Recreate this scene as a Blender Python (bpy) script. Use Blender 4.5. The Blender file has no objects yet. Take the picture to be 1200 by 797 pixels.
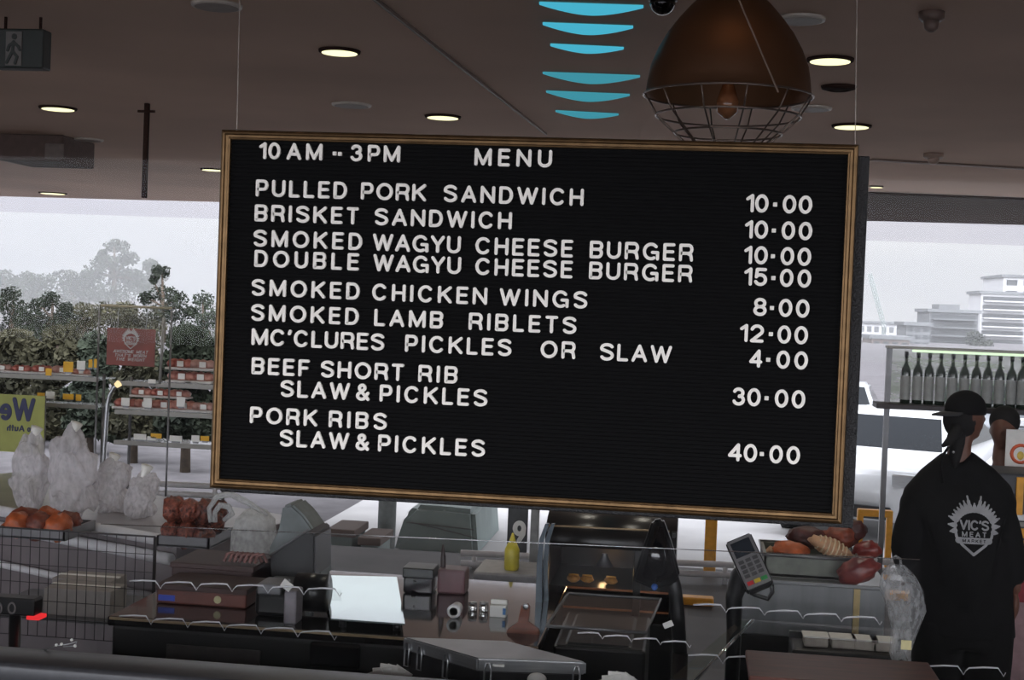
import bpy, bmesh, math, random
from mathutils import Vector, Matrix, noise
random.seed(11)
SC = bpy.context.scene
COL = SC.collection
R = math.radians

# ------------------------------------------------------------------ camera
F_PX, CX, CY = 1648.0, 600.0, 398.5
EYE = Vector((0.3996, -3.274, 2.05))
PITCH, YAW, ROLL = -0.0259, -0.1292, 0.0391
BOARD_Z = EYE.z - 0.0416
_fwd = Vector((math.sin(YAW)*math.cos(PITCH), math.cos(YAW)*math.cos(PITCH), math.sin(PITCH)))
_r0 = Vector((math.cos(YAW), -math.sin(YAW), 0)); _u0 = _r0.cross(_fwd)
RIGHT = math.cos(ROLL)*_r0 + math.sin(ROLL)*_u0
UP = -math.sin(ROLL)*_r0 + math.cos(ROLL)*_u0
cam = bpy.data.cameras.new('camera'); cam.sensor_width = 36.0; cam.lens = 36.0*F_PX/1200.0
cam.clip_end = 900
cam.dof.use_dof = False
co = bpy.data.objects.new('camera', cam); COL.objects.link(co)
co.matrix_world = Matrix(((RIGHT.x, UP.x, -_fwd.x, EYE.x), (RIGHT.y, UP.y, -_fwd.y, EYE.y), (RIGHT.z, UP.z, -_fwd.z, EYE.z), (0, 0, 0, 1)))
SC.camera = co
SC.view_settings.view_transform = 'Standard'; SC.view_settings.look = 'None'
SC.view_settings.gamma = 1.0; SC.view_settings.use_curve_mapping = False
SC.view_settings.exposure = 0.0

# ------------------------------------------------------------------ sky (bright overcast, brighter overhead; unseen half behind camera boosted to light the board)
def make_world():
    w = bpy.data.worlds.new('overcast_sky'); SC.world = w; w.use_nodes = True
    nt = w.node_tree; nt.nodes.clear(); N = nt.nodes.new; Lk = nt.links.new
    out = N('ShaderNodeOutputWorld'); bg = N('ShaderNodeBackground'); tc = N('ShaderNodeTexCoord')
    mp = N('ShaderNodeMapping'); mp.inputs['Scale'].default_value = (1.0, 1.0, 5.0)
    nz = N('ShaderNodeTexNoise'); nz.inputs['Scale'].default_value = 1.6; nz.inputs['Detail'].default_value = 4
    cr = N('ShaderNodeValToRGB')
    cr.color_ramp.elements[0].position = 0.36; cr.color_ramp.elements[0].color = (0.57, 0.595, 0.675, 1)
    cr.color_ramp.elements[1].position = 0.62; cr.color_ramp.elements[1].color = (0.76, 0.77, 0.80, 1)
    Lk(tc.outputs['Generated'], mp.inputs['Vector']); Lk(mp.outputs['Vector'], nz.inputs['Vector']); Lk(nz.outputs['Fac'], cr.inputs['Fac'])
    sp = N('ShaderNodeSeparateXYZ'); Lk(tc.outputs['Generated'], sp.inputs['Vector'])
    mz = N('ShaderNodeMapRange'); mz.inputs['From Min'].default_value = 0.12; mz.inputs['From Max'].default_value = 1.0
    mz.inputs['To Min'].default_value = 1.0; mz.inputs['To Max'].default_value = 3.0
    Lk(sp.outputs['Z'], mz.inputs['Value'])
    my = N('ShaderNodeMapRange'); my.inputs['From Min'].default_value = 0.2; my.inputs['From Max'].default_value = -0.7
    my.inputs['To Min'].default_value = 1.0; my.inputs['To Max'].default_value = 7.5
    Lk(sp.outputs['Y'], my.inputs['Value'])
    mu = N('ShaderNodeMath'); mu.operation = 'MULTIPLY'
    Lk(mz.outputs['Result'], mu.inputs[0]); Lk(my.outputs['Result'], mu.inputs[1])
    Lk(cr.outputs['Color'], bg.inputs['Color']); Lk(mu.outputs['Value'], bg.inputs['Strength']); Lk(bg.outputs['Background'], out.inputs['Surface'])
make_world()

# ------------------------------------------------------------------ helpers
def lin(c):
    def f(v):
        v /= 255.0
        return v/12.92 if v <= 0.04045 else ((v+0.055)/1.055)**2.4
    return (f(c[0]), f(c[1]), f(c[2]), 1.0)

_mats = {}
def M(name, rgb, rough=0.6, metal=0.0, var=0.12, scale=25.0, rgb2=None, bump=0.0, spec=0.5, stretch=None, emit=None, estr=0.0, coat=0.0):
    if name in _mats: return _mats[name]
    m = bpy.data.materials.new(name); m.use_nodes = True; nt = m.node_tree
    b = nt.nodes['Principled BSDF']; N = nt.nodes.new; Lk = nt.links.new
    b.inputs['Roughness'].default_value = rough; b.inputs['Metallic'].default_value = metal
    b.inputs['Specular IOR Level'].default_value = spec; b.inputs['Coat Weight'].default_value = coat
    c = lin(rgb); tc = N('ShaderNodeTexCoord'); nz = N('ShaderNodeTexNoise'); nz.inputs['Scale'].default_value = scale; nz.inputs['Detail'].default_value = 3
    src = tc.outputs['Object']
    if stretch:
        mp = N('ShaderNodeMapping'); mp.inputs['Scale'].default_value = stretch; Lk(src, mp.inputs['Vector']); src = mp.outputs['Vector']
    Lk(src, nz.inputs['Vector'])
    cr = N('ShaderNodeValToRGB'); e = cr.color_ramp.elements
    e[0].position = 0.35; e[1].position = 0.65
    e[0].color = tuple(v*(1-var) for v in c[:3]) + (1,)
    e[1].color = lin(rgb2) if rgb2 else tuple(min(1, v*(1+var)) for v in c[:3]) + (1,)
    Lk(nz.outputs['Fac'], cr.inputs['Fac']); Lk(cr.outputs['Color'], b.inputs['Base Color'])
    if bump:
        bp = N('ShaderNodeBump'); bp.inputs['Strength'].default_value = bump; bp.inputs['Distance'].default_value = 0.01
        Lk(nz.outputs['Fac'], bp.inputs['Height']); Lk(bp.outputs['Normal'], b.inputs['Normal'])
    if emit:
        b.inputs['Emission Color'].default_value = lin(emit); b.inputs['Emission Strength'].default_value = estr
    _mats[name] = m; return m

def glass(name, tint=(0.97, 0.98, 0.98), refl=None, rough=0.0, gcol=(1, 1, 1)):
    """clear sheet: straight-through light plus a mirror share (Fresnel, or a fixed share)"""
    if name in _mats: return _mats[name]
    m = bpy.data.materials.new(name); m.use_nodes = True; nt = m.node_tree; nt.nodes.clear(); N = nt.nodes.new; Lk = nt.links.new
    out = N('ShaderNodeOutputMaterial'); mx = N('ShaderNodeMixShader'); tr = N('ShaderNodeBsdfTransparent'); gl = N('ShaderNodeBsdfGlossy')
    tr.inputs['Color'].default_value = tint + (1,); gl.inputs['Roughness'].default_value = rough; gl.inputs['Color'].default_value = gcol + (1,)
    if refl is None:
        fr = N('ShaderNodeFresnel'); fr.inputs['IOR'].default_value = 1.5; Lk(fr.outputs['Fac'], mx.inputs['Fac'])
    else: mx.inputs['Fac'].default_value = refl
    Lk(tr.outputs['BSDF'], mx.inputs[1]); Lk(gl.outputs['BSDF'], mx.inputs[2]); Lk(mx.outputs['Shader'], out.inputs['Surface'])
    _mats[name] = m; return m

def film(name, rgb, cover=0.5):
    """thin translucent plastic: part clear, part diffuse"""
    if name in _mats: return _mats[name]
    m = bpy.data.materials.new(name); m.use_nodes = True; nt = m.node_tree; nt.nodes.clear(); N = nt.nodes.new; Lk = nt.links.new
    out = N('ShaderNodeOutputMaterial'); mx = N('ShaderNodeMixShader'); tr = N('ShaderNodeBsdfTransparent'); df = N('ShaderNodeBsdfDiffuse'); tl = N('ShaderNodeBsdfTranslucent'); m2 = N('ShaderNodeMixShader')
    nz = N('ShaderNodeTexNoise'); nz.inputs['Scale'].default_value = 9.0; mr = N('ShaderNodeMapRange')
    mr.inputs['From Min'].default_value = 0.3; mr.inputs['From Max'].default_value = 0.7; mr.inputs['To Min'].default_value = max(0, cover-0.2); mr.inputs['To Max'].default_value = min(1, cover+0.2)
    Lk(nz.outputs['Fac'], mr.inputs['Value']); Lk(mr.outputs['Result'], mx.inputs['Fac'])
    for n in (df, tl): n.inputs['Color'].default_value = lin(rgb)
    Lk(df.outputs['BSDF'], m2.inputs[1]); Lk(tl.outputs['BSDF'], m2.inputs[2])
    Lk(tr.outputs['BSDF'], mx.inputs[1]); Lk(m2.outputs['Shader'], mx.inputs[2]); Lk(mx.outputs['Shader'], out.inputs['Surface'])
    _mats[name] = m; return m

def glow(name, rgb, strength):
    if name in _mats: return _mats[name]
    m = bpy.data.materials.new(name); m.use_nodes = True; nt = m.node_tree; nt.nodes.clear()
    out = nt.nodes.new('ShaderNodeOutputMaterial'); e = nt.nodes.new('ShaderNodeEmission'); e.inputs['Color'].default_value = lin(rgb); e.inputs['Strength'].default_value = strength
    nt.links.new(e.outputs['Emission'], out.inputs['Surface']); _mats[name] = m; return m

def P(x, y, Y):
    """the point of the plane y = Y seen at photo position (x, y)"""
    d = _fwd*F_PX + RIGHT*(x-CX) - UP*(y-CY)
    return EYE + d*((Y-EYE.y)/d.y)
def PZ(x, y, z):
    d = _fwd*F_PX + RIGHT*(x-CX) - UP*(y-CY)
    return EYE + d*((z-EYE.z)/d.z)
def PPM(Y):
    return F_PX/((Y-EYE.y)*_fwd.y)
def span(x0, y0, x1, y1, Y):
    """centre, width and height in metres of a photo rectangle standing on plane y = Y"""
    c = P((x0+x1)/2, (y0+y1)/2, Y); k = PPM(Y)
    return c, abs(x1-x0)/k, abs(y1-y0)/k

def BM(): return bmesh.new()
def obj(name, bm, mat, parent=None, smooth=False, label=None):
    me = bpy.data.meshes.new(name)
    if smooth:
        for f in bm.faces: f.smooth = True
    bm.to_mesh(me); bm.free()
    o = bpy.data.objects.new(name, me); COL.objects.link(o)
    if mat: me.materials.append(mat)
    if parent:
        off = Vector((0, 0, 0)); q = parent
        while q: off += q.location; q = q.parent
        me.transform(Matrix.Translation(-off)); o.parent = parent
    if label: o['label'] = label
    return o
def tag(o, label, cat, group=None, kind=None):
    o['label'] = label; o['category'] = cat
    if group: o['group'] = group
    if kind: o['kind'] = kind
    return o
def recentre(o):
    """put a one-mesh thing's origin at its base"""
    me = o.data; vs = [v.co for v in me.vertices]
    b = Vector(((min(v.x for v in vs)+max(v.x for v in vs))/2, (min(v.y for v in vs)+max(v.y for v in vs))/2, min(v.z for v in vs)))
    me.transform(Matrix.Translation(-b)); o.location = b; return o
def thing(name, label, cat, loc, group=None):
    o = bpy.data.objects.new(name, None); COL.objects.link(o); o.location = Vector(loc); o.empty_display_size = 0.05
    return tag(o, label, cat, group)
def struct(name, bm, mat, smooth=False):
    o = obj(name, bm, mat, None, smooth); o['kind'] = 'structure'; return o
def copy_tree(o, parent=None):
    c = o.copy(); COL.objects.link(c); c.parent = parent
    for ch in o.children: copy_tree(ch, c)
    return c

def box(bm, lo, hi, bev=0.0, rot=None, pivot=None):
    lo, hi = Vector(lo), Vector(hi); c = (lo+hi)/2; s = hi-lo
    r = bmesh.ops.create_cube(bm, size=1.0); vs = r['verts']
    for v in vs: v.co = Vector((v.co.x*s.x, v.co.y*s.y, v.co.z*s.z))+c
    if bev > 0:
        es = list({e for v in vs for e in v.link_edges})
        g = bmesh.ops.bevel(bm, geom=es, offset=min(bev, min(s)*0.45), segments=2, affect='EDGES', profile=0.5)
        vs = list({v for f in g['faces'] for v in f.verts} | {v for v in vs if v.is_valid})
    if rot is not None:
        bmesh.ops.transform(bm, matrix=Matrix.Translation(pivot or c) @ rot.to_4x4() @ Matrix.Translation(-(pivot or c)), verts=vs)
    return vs
def cbox(bm, c, s, bev=0.0, rot=None):
    c, s = Vector(c), Vector(s); return box(bm, c-s/2, c+s/2, bev, rot, c)
def lathe(bm, c, prof, n=24, axis='Z', sx=1.0, sy=1.0, cap=True):
    c = Vector(c); rings = []
    for r, h in prof:
        ring = []
        for i in range(n):
            a = 2*math.pi*i/n; p = Vector((r*math.cos(a)*sx, r*math.sin(a)*sy, h))
            if axis == 'Y': p = Vector((p.x, p.z, p.y))
            if axis == 'X': p = Vector((p.z, p.x, p.y))
            ring.append(bm.verts.new(c+p))
        rings.append(ring)
    for a, b in zip(rings, rings[1:]):
        for i in range(n):
            bm.faces.new((a[i], a[(i+1) % n], b[(i+1) % n], b[i]))
    if cap:
        bm.faces.new(rings[0][::-1]); bm.faces.new(rings[-1])
    return [v for r in rings for v in r]
def tube(bm, pts, r, n=8, closed=False):
    pts = [Vector(p) for p in pts]; rings = []
    k = len(pts)
    for i, p in enumerate(pts):
        a = pts[i-1] if (i or closed) else pts[0]; b = pts[(i+1) % k] if (i < k-1 or closed) else pts[-1]
        t = (b-a).normalized() if (b-a).length > 1e-9 else Vector((0, 0, 1))
        q = t.to_track_quat('Z', 'Y'); rr = r[i] if isinstance(r, (list, tuple)) else r
        rings.append([bm.verts.new(p + q @ Vector((rr*math.cos(2*math.pi*j/n), rr*math.sin(2*math.pi*j/n), 0))) for j in range(n)])
    def join(A, B):
        best = min(range(n), key=lambda s: sum((A[j].co-B[(j+s) % n].co).length_squared for j in range(n)))
        for j in range(n):
            bm.faces.new((A[j], A[(j+1) % n], B[(j+1+best) % n], B[(j+best) % n]))
    for A, B in zip(rings, rings[1:]): join(A, B)
    if closed: join(rings[-1], rings[0])
    else:
        bm.faces.new(rings[0][::-1]); bm.faces.new(rings[-1])
def prism(bm, pts, y0, y1):
    """outline in the x-z plane, from y0 (front) back to y1"""
    a = [bm.verts.new((p[0], y0, p[1])) for p in pts]; b = [bm.verts.new((p[0], y1, p[1])) for p in pts]
    bm.faces.new(a); bm.faces.new(b[::-1]); n = len(pts)
    for i in range(n): bm.faces.new((a[i], b[i], b[(i+1) % n], a[(i+1) % n]))
    bmesh.ops.recalc_face_normals(bm, faces=bm.faces[:])
def prism_px(bm, px, Y, depth):
    pts = [P(x, y, Y) for x, y in px]; prism(bm, [(p.x, p.z) for p in pts], Y, Y+depth)
def blob(bm, c, s, amp=0.25, freq=2.0, seed=0, sub=3, rot=None):
    r = bmesh.ops.create_icosphere(bm, subdivisions=sub, radius=1.0)
    for v in r['verts']:
        d = v.co.normalized(); k = 1+amp*noise.noise(d*freq+Vector((seed*3.1, seed*1.7, seed)))
        q = Vector((d.x*s[0], d.y*s[1], d.z*s[2]))*k
        if rot: q = rot @ q
        v.co = q+Vector(c)
    return r['verts']

# ------------------------------------------------------------------ stroke lettering
SW = 0.178
def _arc(cx, cy, rx, ry, a0, a1, n=10):
    return [(cx+rx*math.cos(R(a0+(a1-a0)*i/n)), cy+ry*math.sin(R(a0+(a1-a0)*i/n))) for i in range(n+1)]
WID = dict(A=.88, B=.76, C=.90, D=.80, E=.68, F=.66, G=.93, H=.80, I=.20, K=.82, L=.64, M=.98, N=.84, O=.97, P=.74, R=.80, S=.80, T=.72, U=.80, V=.85, W=1.2, Y=.82)
WID.update({'0': .73, '1': .42, '2': .74, '3': .70, '4': .76, '5': .70, '8': .74, '9': .72, '&': .80, "'": .2, 'e': .62, 't': .42, 'o': .62, 'u': .6, 'h': .58, '.': .2, '!': .2})
def glyph(c):
    w = WID[c]; h = SW/2; l, r, b, t, m = h, w-h, h, 1-h, 0.5; x = w/2
    bowl = lambda y0, y1, rr: [(l, y1), (r-rr, y1)]+_arc(r-rr, (y0+y1)/2, rr, (y1-y0)/2, 90, -90, 8)+[(r-rr, y0), (l, y0)]
    if c == 'A': return [[(l, b), (x, t), (r, b)], [(l+.17, .34), (r-.17, .34)]]
    if c == 'B': return [[(l, b), (l, t)], bowl(.52, t, .17), bowl(b, .52, .19)]
    if c == 'C': return [_arc(x, .5, x-h, .5-h, 42, 318, 18)]
    if c == 'D': return [[(l, b), (l, t)], bowl(b, t, .32)]
    if c == 'E': return [[(r, t), (l, t), (l, b), (r, b)], [(l, .52), (r-.05, .52)]]
    if c == 'F': return [[(r, t), (l, t), (l, b)], [(l, .5), (r-.07, .5)]]
    if c == 'G': return [_arc(x, .5, x-h, .5-h, 42, 300, 18), [(x+.08, .45), (r, .45), (r, b)]]
    if c == 'H': return [[(l, b), (l, t)], [(r, b), (r, t)], [(l, .5), (r, .5)]]
    if c == 'I': return [[(x, b), (x, t)]]
    if c == 'K': return [[(l, b), (l, t)], [(r-.02, t), (l, .40)], [(l+.22, .56), (r, b)]]
    if c == 'L': return [[(l, t), (l, b), (r, b)]]
    if c == 'M': return [[(l, b), (l, t), (x, b+.03), (r, t), (r, b)]]
    if c == 'N': return [[(l, b), (l, t), (r, b), (r, t)]]
    if c == 'O': return [_arc(x, .5, x-h, .5-h, 0, 360, 28)]
    if c == '0': return [_arc(x, .5, x-h, .5-h, 0, 360, 24)]
    if c == 'P': return [[(l, b), (l, t)], bowl(.43, t, .19)]
    if c == 'R': return [[(l, b), (l, t)], bowl(.46, t, .18), [(x+.05, .46), (r-.06, .38), (r-.03, .25), (r, b)]]
    if c == 'S': return [_arc(x, .71, x-h, t-.71, 25, 200, 10)+_arc(x, .30, x-h, .30-b, 60, -155, 14)[0:]]
    if c == 'T': return [[(l, t), (r, t)], [(x, t), (x, b)]]
    if c == 'U': return [[(l, t), (l, b+.28)]+_arc(x, b+.28, x-h, .28, 180, 360, 12)+[(r, b+.28), (r, t)]]
    if c == 'V': return [[(l, t), (x, b), (r, t)]]
    if c == 'W': return [[(l, t), (.29*w, b), (x, t-.03), (.71*w, b), (r, t)]]
    if c == 'Y': return [[(l, t), (x, .46), (r, t)], [(x, .46), (x, b)]]
    if c == '1': return [[(l-.02, .73), (r, t), (r, b)]]
    if c == '2': return [_arc(x, .66, x-h, t-.66, 165, -30, 10)+[(l, b), (r, b)]]
    if c == '3': return [_arc(x-.01, .705, x-h-.03, t-.705, 160, -80, 10)+_arc(x, .315, x-h, .315-b, 80, -160, 12)]
    if c == '4': return [[(r-.12, b), (r-.12, t), (l, .32), (r, .32)]]
    if c == '5': return [[(r-.03, t), (l+.06, t), (l+.02, .5)]+_arc(x-.02, .355, x-h+.02, .355-b, 128, -155, 12)]
    if c == '8': return [_arc(x, .71, x-h-.03, t-.71, 0, 360, 18), _arc(x, .305, x-h, .305-b, 0, 360, 20)]
    if c == '9': return [_arc(x, .66, x-h, t-.66, 0, 360, 18), [(r, .66), (r-.03, .4), (x, b)]]
    if c == '&': return [[(r, b), (l+.12, .62)]+_arc(x-.07, .74, .17, t-.74, 190, -20, 8)+[(l+.06, .42)]+_arc(x-.08, .29, x-h-.05, .29-b, 140, 300, 8)+[(r-.02, .45)]]
    if c == "'": return [[(x+.02, t), (x-.03, .75)]]
    if c == 'e': return [[(l, .36), (r, .36)]+_arc(x, .36, x-h, .27, 0, 310, 16)]
    if c == 'o': return [_arc(x, .36, x-h, .27, 0, 360, 18)]
    if c == 't': return [[(x, .9), (x, b)], [(l, .62), (r, .62)]]
    if c == 'u': return [[(l, .63), (l, .3)]+_arc(x, .3, x-h, .3-b, 180, 360, 8)+[(r, .3), (r, .63)], [(r, .63), (r, b)]]
    if c == 'h': return [[(l, t), (l, b)], [(l, .4)]+_arc(x, .4, x-h, .24, 180, 0, 8)+[(r, b)]]
    if c == '.': return [[(x, b), (x, b)]]
    return [[(x, b), (x, t)]]
_step = [0]
def ribbon(bm, pts, w, T, d0, d1):
    """flat stroke of width w along 2-D points; T(x, z, d) gives the world point, d depth"""
    h = w/2
    def solid(poly):
        _step[0] = (_step[0]+1) % 23; dd = d0-_step[0]*2.2e-5
        a = [bm.verts.new(T(px, pz, dd)) for px, pz in poly]; b = [bm.verts.new(T(px, pz, d1)) for px, pz in poly]
        n = len(poly); bm.faces.new(a); bm.faces.new(b[::-1])
        for i in range(n): bm.faces.new((a[i], b[i], b[(i+1) % n], a[(i+1) % n]))
    for i, (x, y) in enumerate(pts):
        end = i in (0, len(pts)-1)
        rr = h*(0.98 if end else 1.0)
        solid([(x+rr*math.cos(2*math.pi*k/10), y+rr*math.sin(2*math.pi*k/10)) for k in range(10)])
        if i:
            x0, y0 = pts[i-1]; L = math.hypot(x-x0, y-y0)
            if L < 1e-9: continue
            nx, ny = -(y-y0)/L*h, (x-x0)/L*h
            solid([(x0+nx, y0+ny), (x0-nx, y0-ny), (x-nx, y-ny), (x+nx, y+ny)])
def word(bm, text, x0, x1, zb, H, T, d0, d1, weight=1.0):
    tot = sum(WID[c] for c in text)*H; n = len(text)
    gap = (x1-x0-tot)/(n-1) if n > 1 else 0
    sq = 1.0
    if n == 1: sq = (x1-x0)/tot
    elif gap < 0.03*H: gap = 0.05*H; sq = (x1-x0-gap*(n-1))/tot
    x = x0
    for c in text:
        for st in glyph(c):
            ribbon(bm, [(x+a*H*sq, zb+b*H) for a, b in st], SW*H*weight, T, d0, d1)
        x += WID[c]*H*sq+gap

# ------------------------------------------------------------------ materials
m_ceil = M('ceiling_paint', (222, 194, 176), 0.9, var=0.10, scale=0.6, spec=0.08)
m_dark = M('dark_beam', (54, 38, 33), 0.9, var=0.12, scale=2, spec=0.1)
m_wall = M('wall_paint', (96, 86, 82), 0.8, var=0.1, scale=1.5)
m_floor = M('floor_tile', (64, 60, 60), 0.6, var=0.2, scale=2.5, spec=0.2)
m_skyslab = M('sky_slab_pale', (162, 161, 161), 0.9, var=0.12, scale=0.9)
m_black = M('black_plastic', (14, 14, 16), 0.35, var=0.2)
m_blackgl = M('black_gloss', (9, 9, 11), 0.12, var=0.2, coat=0.5)
m_felt = M('black_letterboard_felt', (5, 5, 6), 0.85, var=0.25, scale=60, spec=0.2)
m_letter = M('white_letter_plastic', (246, 242, 233), 0.45, var=0.03, scale=40)
m_brass = M('bronze_anodised_aluminium', (108, 85, 58), 0.36, 0.85, var=0.18, scale=30, stretch=(1, 1, 1))
m_steel = M('stainless_steel', (176, 178, 180), 0.28, 0.9, var=0.08, scale=12, stretch=(1, 1, 18))
m_steelm = M('brushed_grey_metal', (120, 120, 122), 0.4, 0.6, var=0.1, scale=12)
m_white = M('white_enamel', (222, 222, 224), 0.4, var=0.04)
m_paper = M('white_card', (232, 231, 226), 0.6, var=0.04)
m_yellow = M('yellow_card', (232, 176, 34), 0.55, var=0.08)
m_pane = glass('window_glass', (0.985, 0.985, 0.985), None, 0.0, (0.12, 0.12, 0.12))
m_clear = glass('clear_acrylic', (0.95, 0.96, 0.96), 0.10, 0.03)
m_edge = glass('acrylic_polished_edge', (0.80, 0.82, 0.83), 0.55, 0.12)

# ================================================================== SETTING
XL, XR, CEIL = -9.5, 6.5, 3.05
# ceiling with its far edge running a little askew to the window
eL, eR = PZ(-60, 228.5, CEIL), PZ(1260, 263.0, CEIL)
k = (eR.y-eL.y)/(eR.x-eL.x); ed = lambda x: eL.y+k*(x-eL.x)
bm = BM()
pts = [(XL-2.5, -7.0), (XR+1, -7.0), (XR+1, ed(XR+1)), (XL-2.5, ed(XL-2.5))]  # outer length over the camera added to keep sky reflection off the pane
lo = [bm.verts.new((x, y, CEIL)) for x, y in pts]; hi = [bm.verts.new((x, y, CEIL+0.35)) for x, y in pts]
bm.faces.new(lo[::-1]); bm.faces.new(hi)
for i in range(4): bm.faces.new((lo[i], lo[(i+1) % 4], hi[(i+1) % 4], hi[i]))
struct('ceiling', bm, m_ceil)
# joint battens running along the ceiling
def batten(n, x0, y0, x1, y1, w, mat, d=0.012):
    a, b = PZ(x0, y0, CEIL), PZ(x1, y1, CEIL); t = (b-a).normalized(); s = Vector((-t.y, t.x, 0))*w/2
    bm = BM(); q = [a-s, b-s, b+s, a+s]
    v = [bm.verts.new(p) for p in q]; u = [bm.verts.new(p-Vector((0, 0, d))) for p in q]
    bm.faces.new(v); bm.faces.new(u[::-1])
    for i in range(4): bm.faces.new((v[i], u[i], u[(i+1) % 4], v[(i+1) % 4]))
    struct('trim_%d' % n, bm, mat)
m_seam = M('pale_seam', (128, 108, 96), 0.6, var=0.1)
batten(1, 436, -6, 640, 156, 0.012, m_seam)
batten(2, 1020, 186, 1210, 197, 0.05, m_seam)
# dark fascia strip under the far edge of the ceiling on the right
a, b = PZ(1000, 224, CEIL), PZ(1600, 247, CEIL)
bm = BM(); q = [a, b, Vector((b.x, ed(b.x), CEIL)), Vector((a.x, ed(a.x), CEIL))]
v = [bm.verts.new(p) for p in q]; u = [bm.verts.new(p-Vector((0, 0, 0.02))) for p in q]
bm.faces.new(v); bm.faces.new(u[::-1])
for i in range(4): bm.faces.new((v[i], u[i], u[(i+1) % 4], v[(i+1) % 4]))
struct('trim_3', bm, m_dark)
bm = BM(); box(bm, (XL, -6.0, -0.6), (XR, 8.0, 0.0)); struct('floor', bm, m_floor)
bm = BM(); box(bm, (XL-0.2, -0.1, -0.5), (XL, 8.0, CEIL)); struct('wall_left', bm, m_wall)
bm = BM(); box(bm, (XR, -0.1, -0.5), (XR+0.2, 8.0, CEIL)); struct('wall_right', bm, m_wall)
bm = BM(); box(bm, (-260, -60, -1.0), (260, 330, -0.5)); struct('ground', bm, M('asphalt', (88, 86, 88), .95, var=.14, scale=3.0, spec=0.05))
bm = BM(); box(bm, (-3.6, 8.05, -0.5), (7.5, 24, -0.46)); struct('sky_reflection_slab', bm, m_skyslab)  # pale slab standing in for reflected white sky
# tinted strip of high glazing hung below the far ceiling edge
a, b = PZ(-60, 228.5, CEIL), PZ(1260, 263.0, CEIL)
a2, b2 = P(-60, 246, a.y), P(1260, 290, b.y)
bm = BM(); bm.faces.new([bm.verts.new(p) for p in (a, b, b2, a2)])
o = struct('window_2', bm, glass('tinted_high_glazing', (0.86, 0.84, 0.88), 0.02))
# the shop window: one pane, dark frame along its foot, posts out of view
bm = BM(); bm.faces.new([bm.verts.new(p) for p in ((-4.2, 0.075, 1.05), (4.2, 0.075, 1.05), (4.2, 0.075, CEIL), (-4.2, 0.075, CEIL))])
struct('window_1', bm, m_pane)
m_sill = M('dark_grey_powder_coat', (58, 59, 62), 0.38, 0.2, var=0.1, scale=40)
sz = P(0, 770, 0.0).z
bm = BM(); box(bm, (-4.3, -0.05, sz-0.055), (4.3, 0.11, sz), 0.012); box(bm, (-4.3, -0.02, sz-0.30), (4.3, 0.10, sz-0.055)); struct('trim_4', bm, m_sill, True)
bm = BM(); box(bm, (-4.2, 0.0, 0.0), (4.2, 0.1, sz-0.30)); struct('wall_front', bm, m_sill)
for n, x in ((5, -4.25), (6, 4.25)):
    bm = BM(); box(bm, (x-0.05, -0.02, sz), (x+0.05, 0.12, CEIL)); struct('trim_%d' % n, bm, m_sill)

# ================================================================== MENU BOARD
BW, BH = 1.5, 0.8653
bx0, bx1, bz0, bz1 = -BW/2, BW/2, BOARD_Z-BH/2, BOARD_Z+BH/2
board = thing('menu_board', 'black grooved letter board with bronze frame and white plastic letters, hanging before the window', 'menu board', (0, 0, bz0))
FW = 0.0235
# ribbed felt panel
bm = BM(); rows = 86; h = (BH-2*FW)/rows
prof = []
for i in range(rows):
    z = bz0+FW+i*h
    prof += [(0.0105, z), (0.0075, z+0.12*h), (0.0075, z+0.62*h), (0.0105, z+0.74*h)]
prof.append((0.0105, bz1-FW))
va = [bm.verts.new((bx0+FW*.8, y, z)) for y, z in prof]; vb = [bm.verts.new((bx1-FW*.8, y, z)) for y, z in prof]
for i in range(len(prof)-1): bm.faces.new((va[i], vb[i], vb[i+1], va[i+1]))
obj('felt_panel', bm, m_felt, board)
# moulded frame, four mitred lengths in one loop
bm = BM()
fp = [(0, 0.02), (0, 0.002), (0.0025, -0.002), (0.0065, -0.0045), (0.0095, -0.0035), (0.012, 0.001), (0.0175, 0.002), (0.0195, -0.001), (0.0225, 0.000), (FW, 0.004), (FW, 0.012)]
rings = []
for sx, szn in ((-1, -1), (1, -1), (1, 1), (-1, 1)):
    rings.append([bm.verts.new((sx*(BW/2-i_), y, BOARD_Z+szn*(BH/2-i_))) for i_, y in fp])
for j in range(4):
    A, B = rings[j], rings[(j+1) % 4]
    for i in range(len(fp)-1): bm.faces.new((A[i], B[i], B[i+1], A[i+1]))
bmesh.ops.recalc_face_normals(bm, faces=bm.faces[:])
obj('frame', bm, m_brass, board)
# dark panel standing in for the board's reflection in the glass, right and foot
m_reflband = M('board_reflection_black', (13, 13, 16), 0.32, var=0.5, scale=260, bump=0.5)
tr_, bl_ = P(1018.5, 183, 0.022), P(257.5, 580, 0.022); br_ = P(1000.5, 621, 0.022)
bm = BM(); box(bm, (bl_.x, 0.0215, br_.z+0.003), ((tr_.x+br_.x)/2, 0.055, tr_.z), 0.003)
obj('board_reflection_panel', bm, m_reflband, board, label='dark panel built for the board reflection in the glass, below and to the right')
for x0, y0, x1, y1 in ((281, -10, 277.5, 153), (1004.5, -10, 1002, 170)):
    a = P(x0, y0, 0.03); b = P(x1, y1, 0.03); t = (a-b)/(a.z-b.z); top = b+t*(CEIL-b.z)
    bm = BM(); tube(bm, [b, top], 0.0011, 6); obj('hanging_wire', bm, M('wire_grey', (150, 140, 132), 0.4, 0.7), board)
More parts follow.
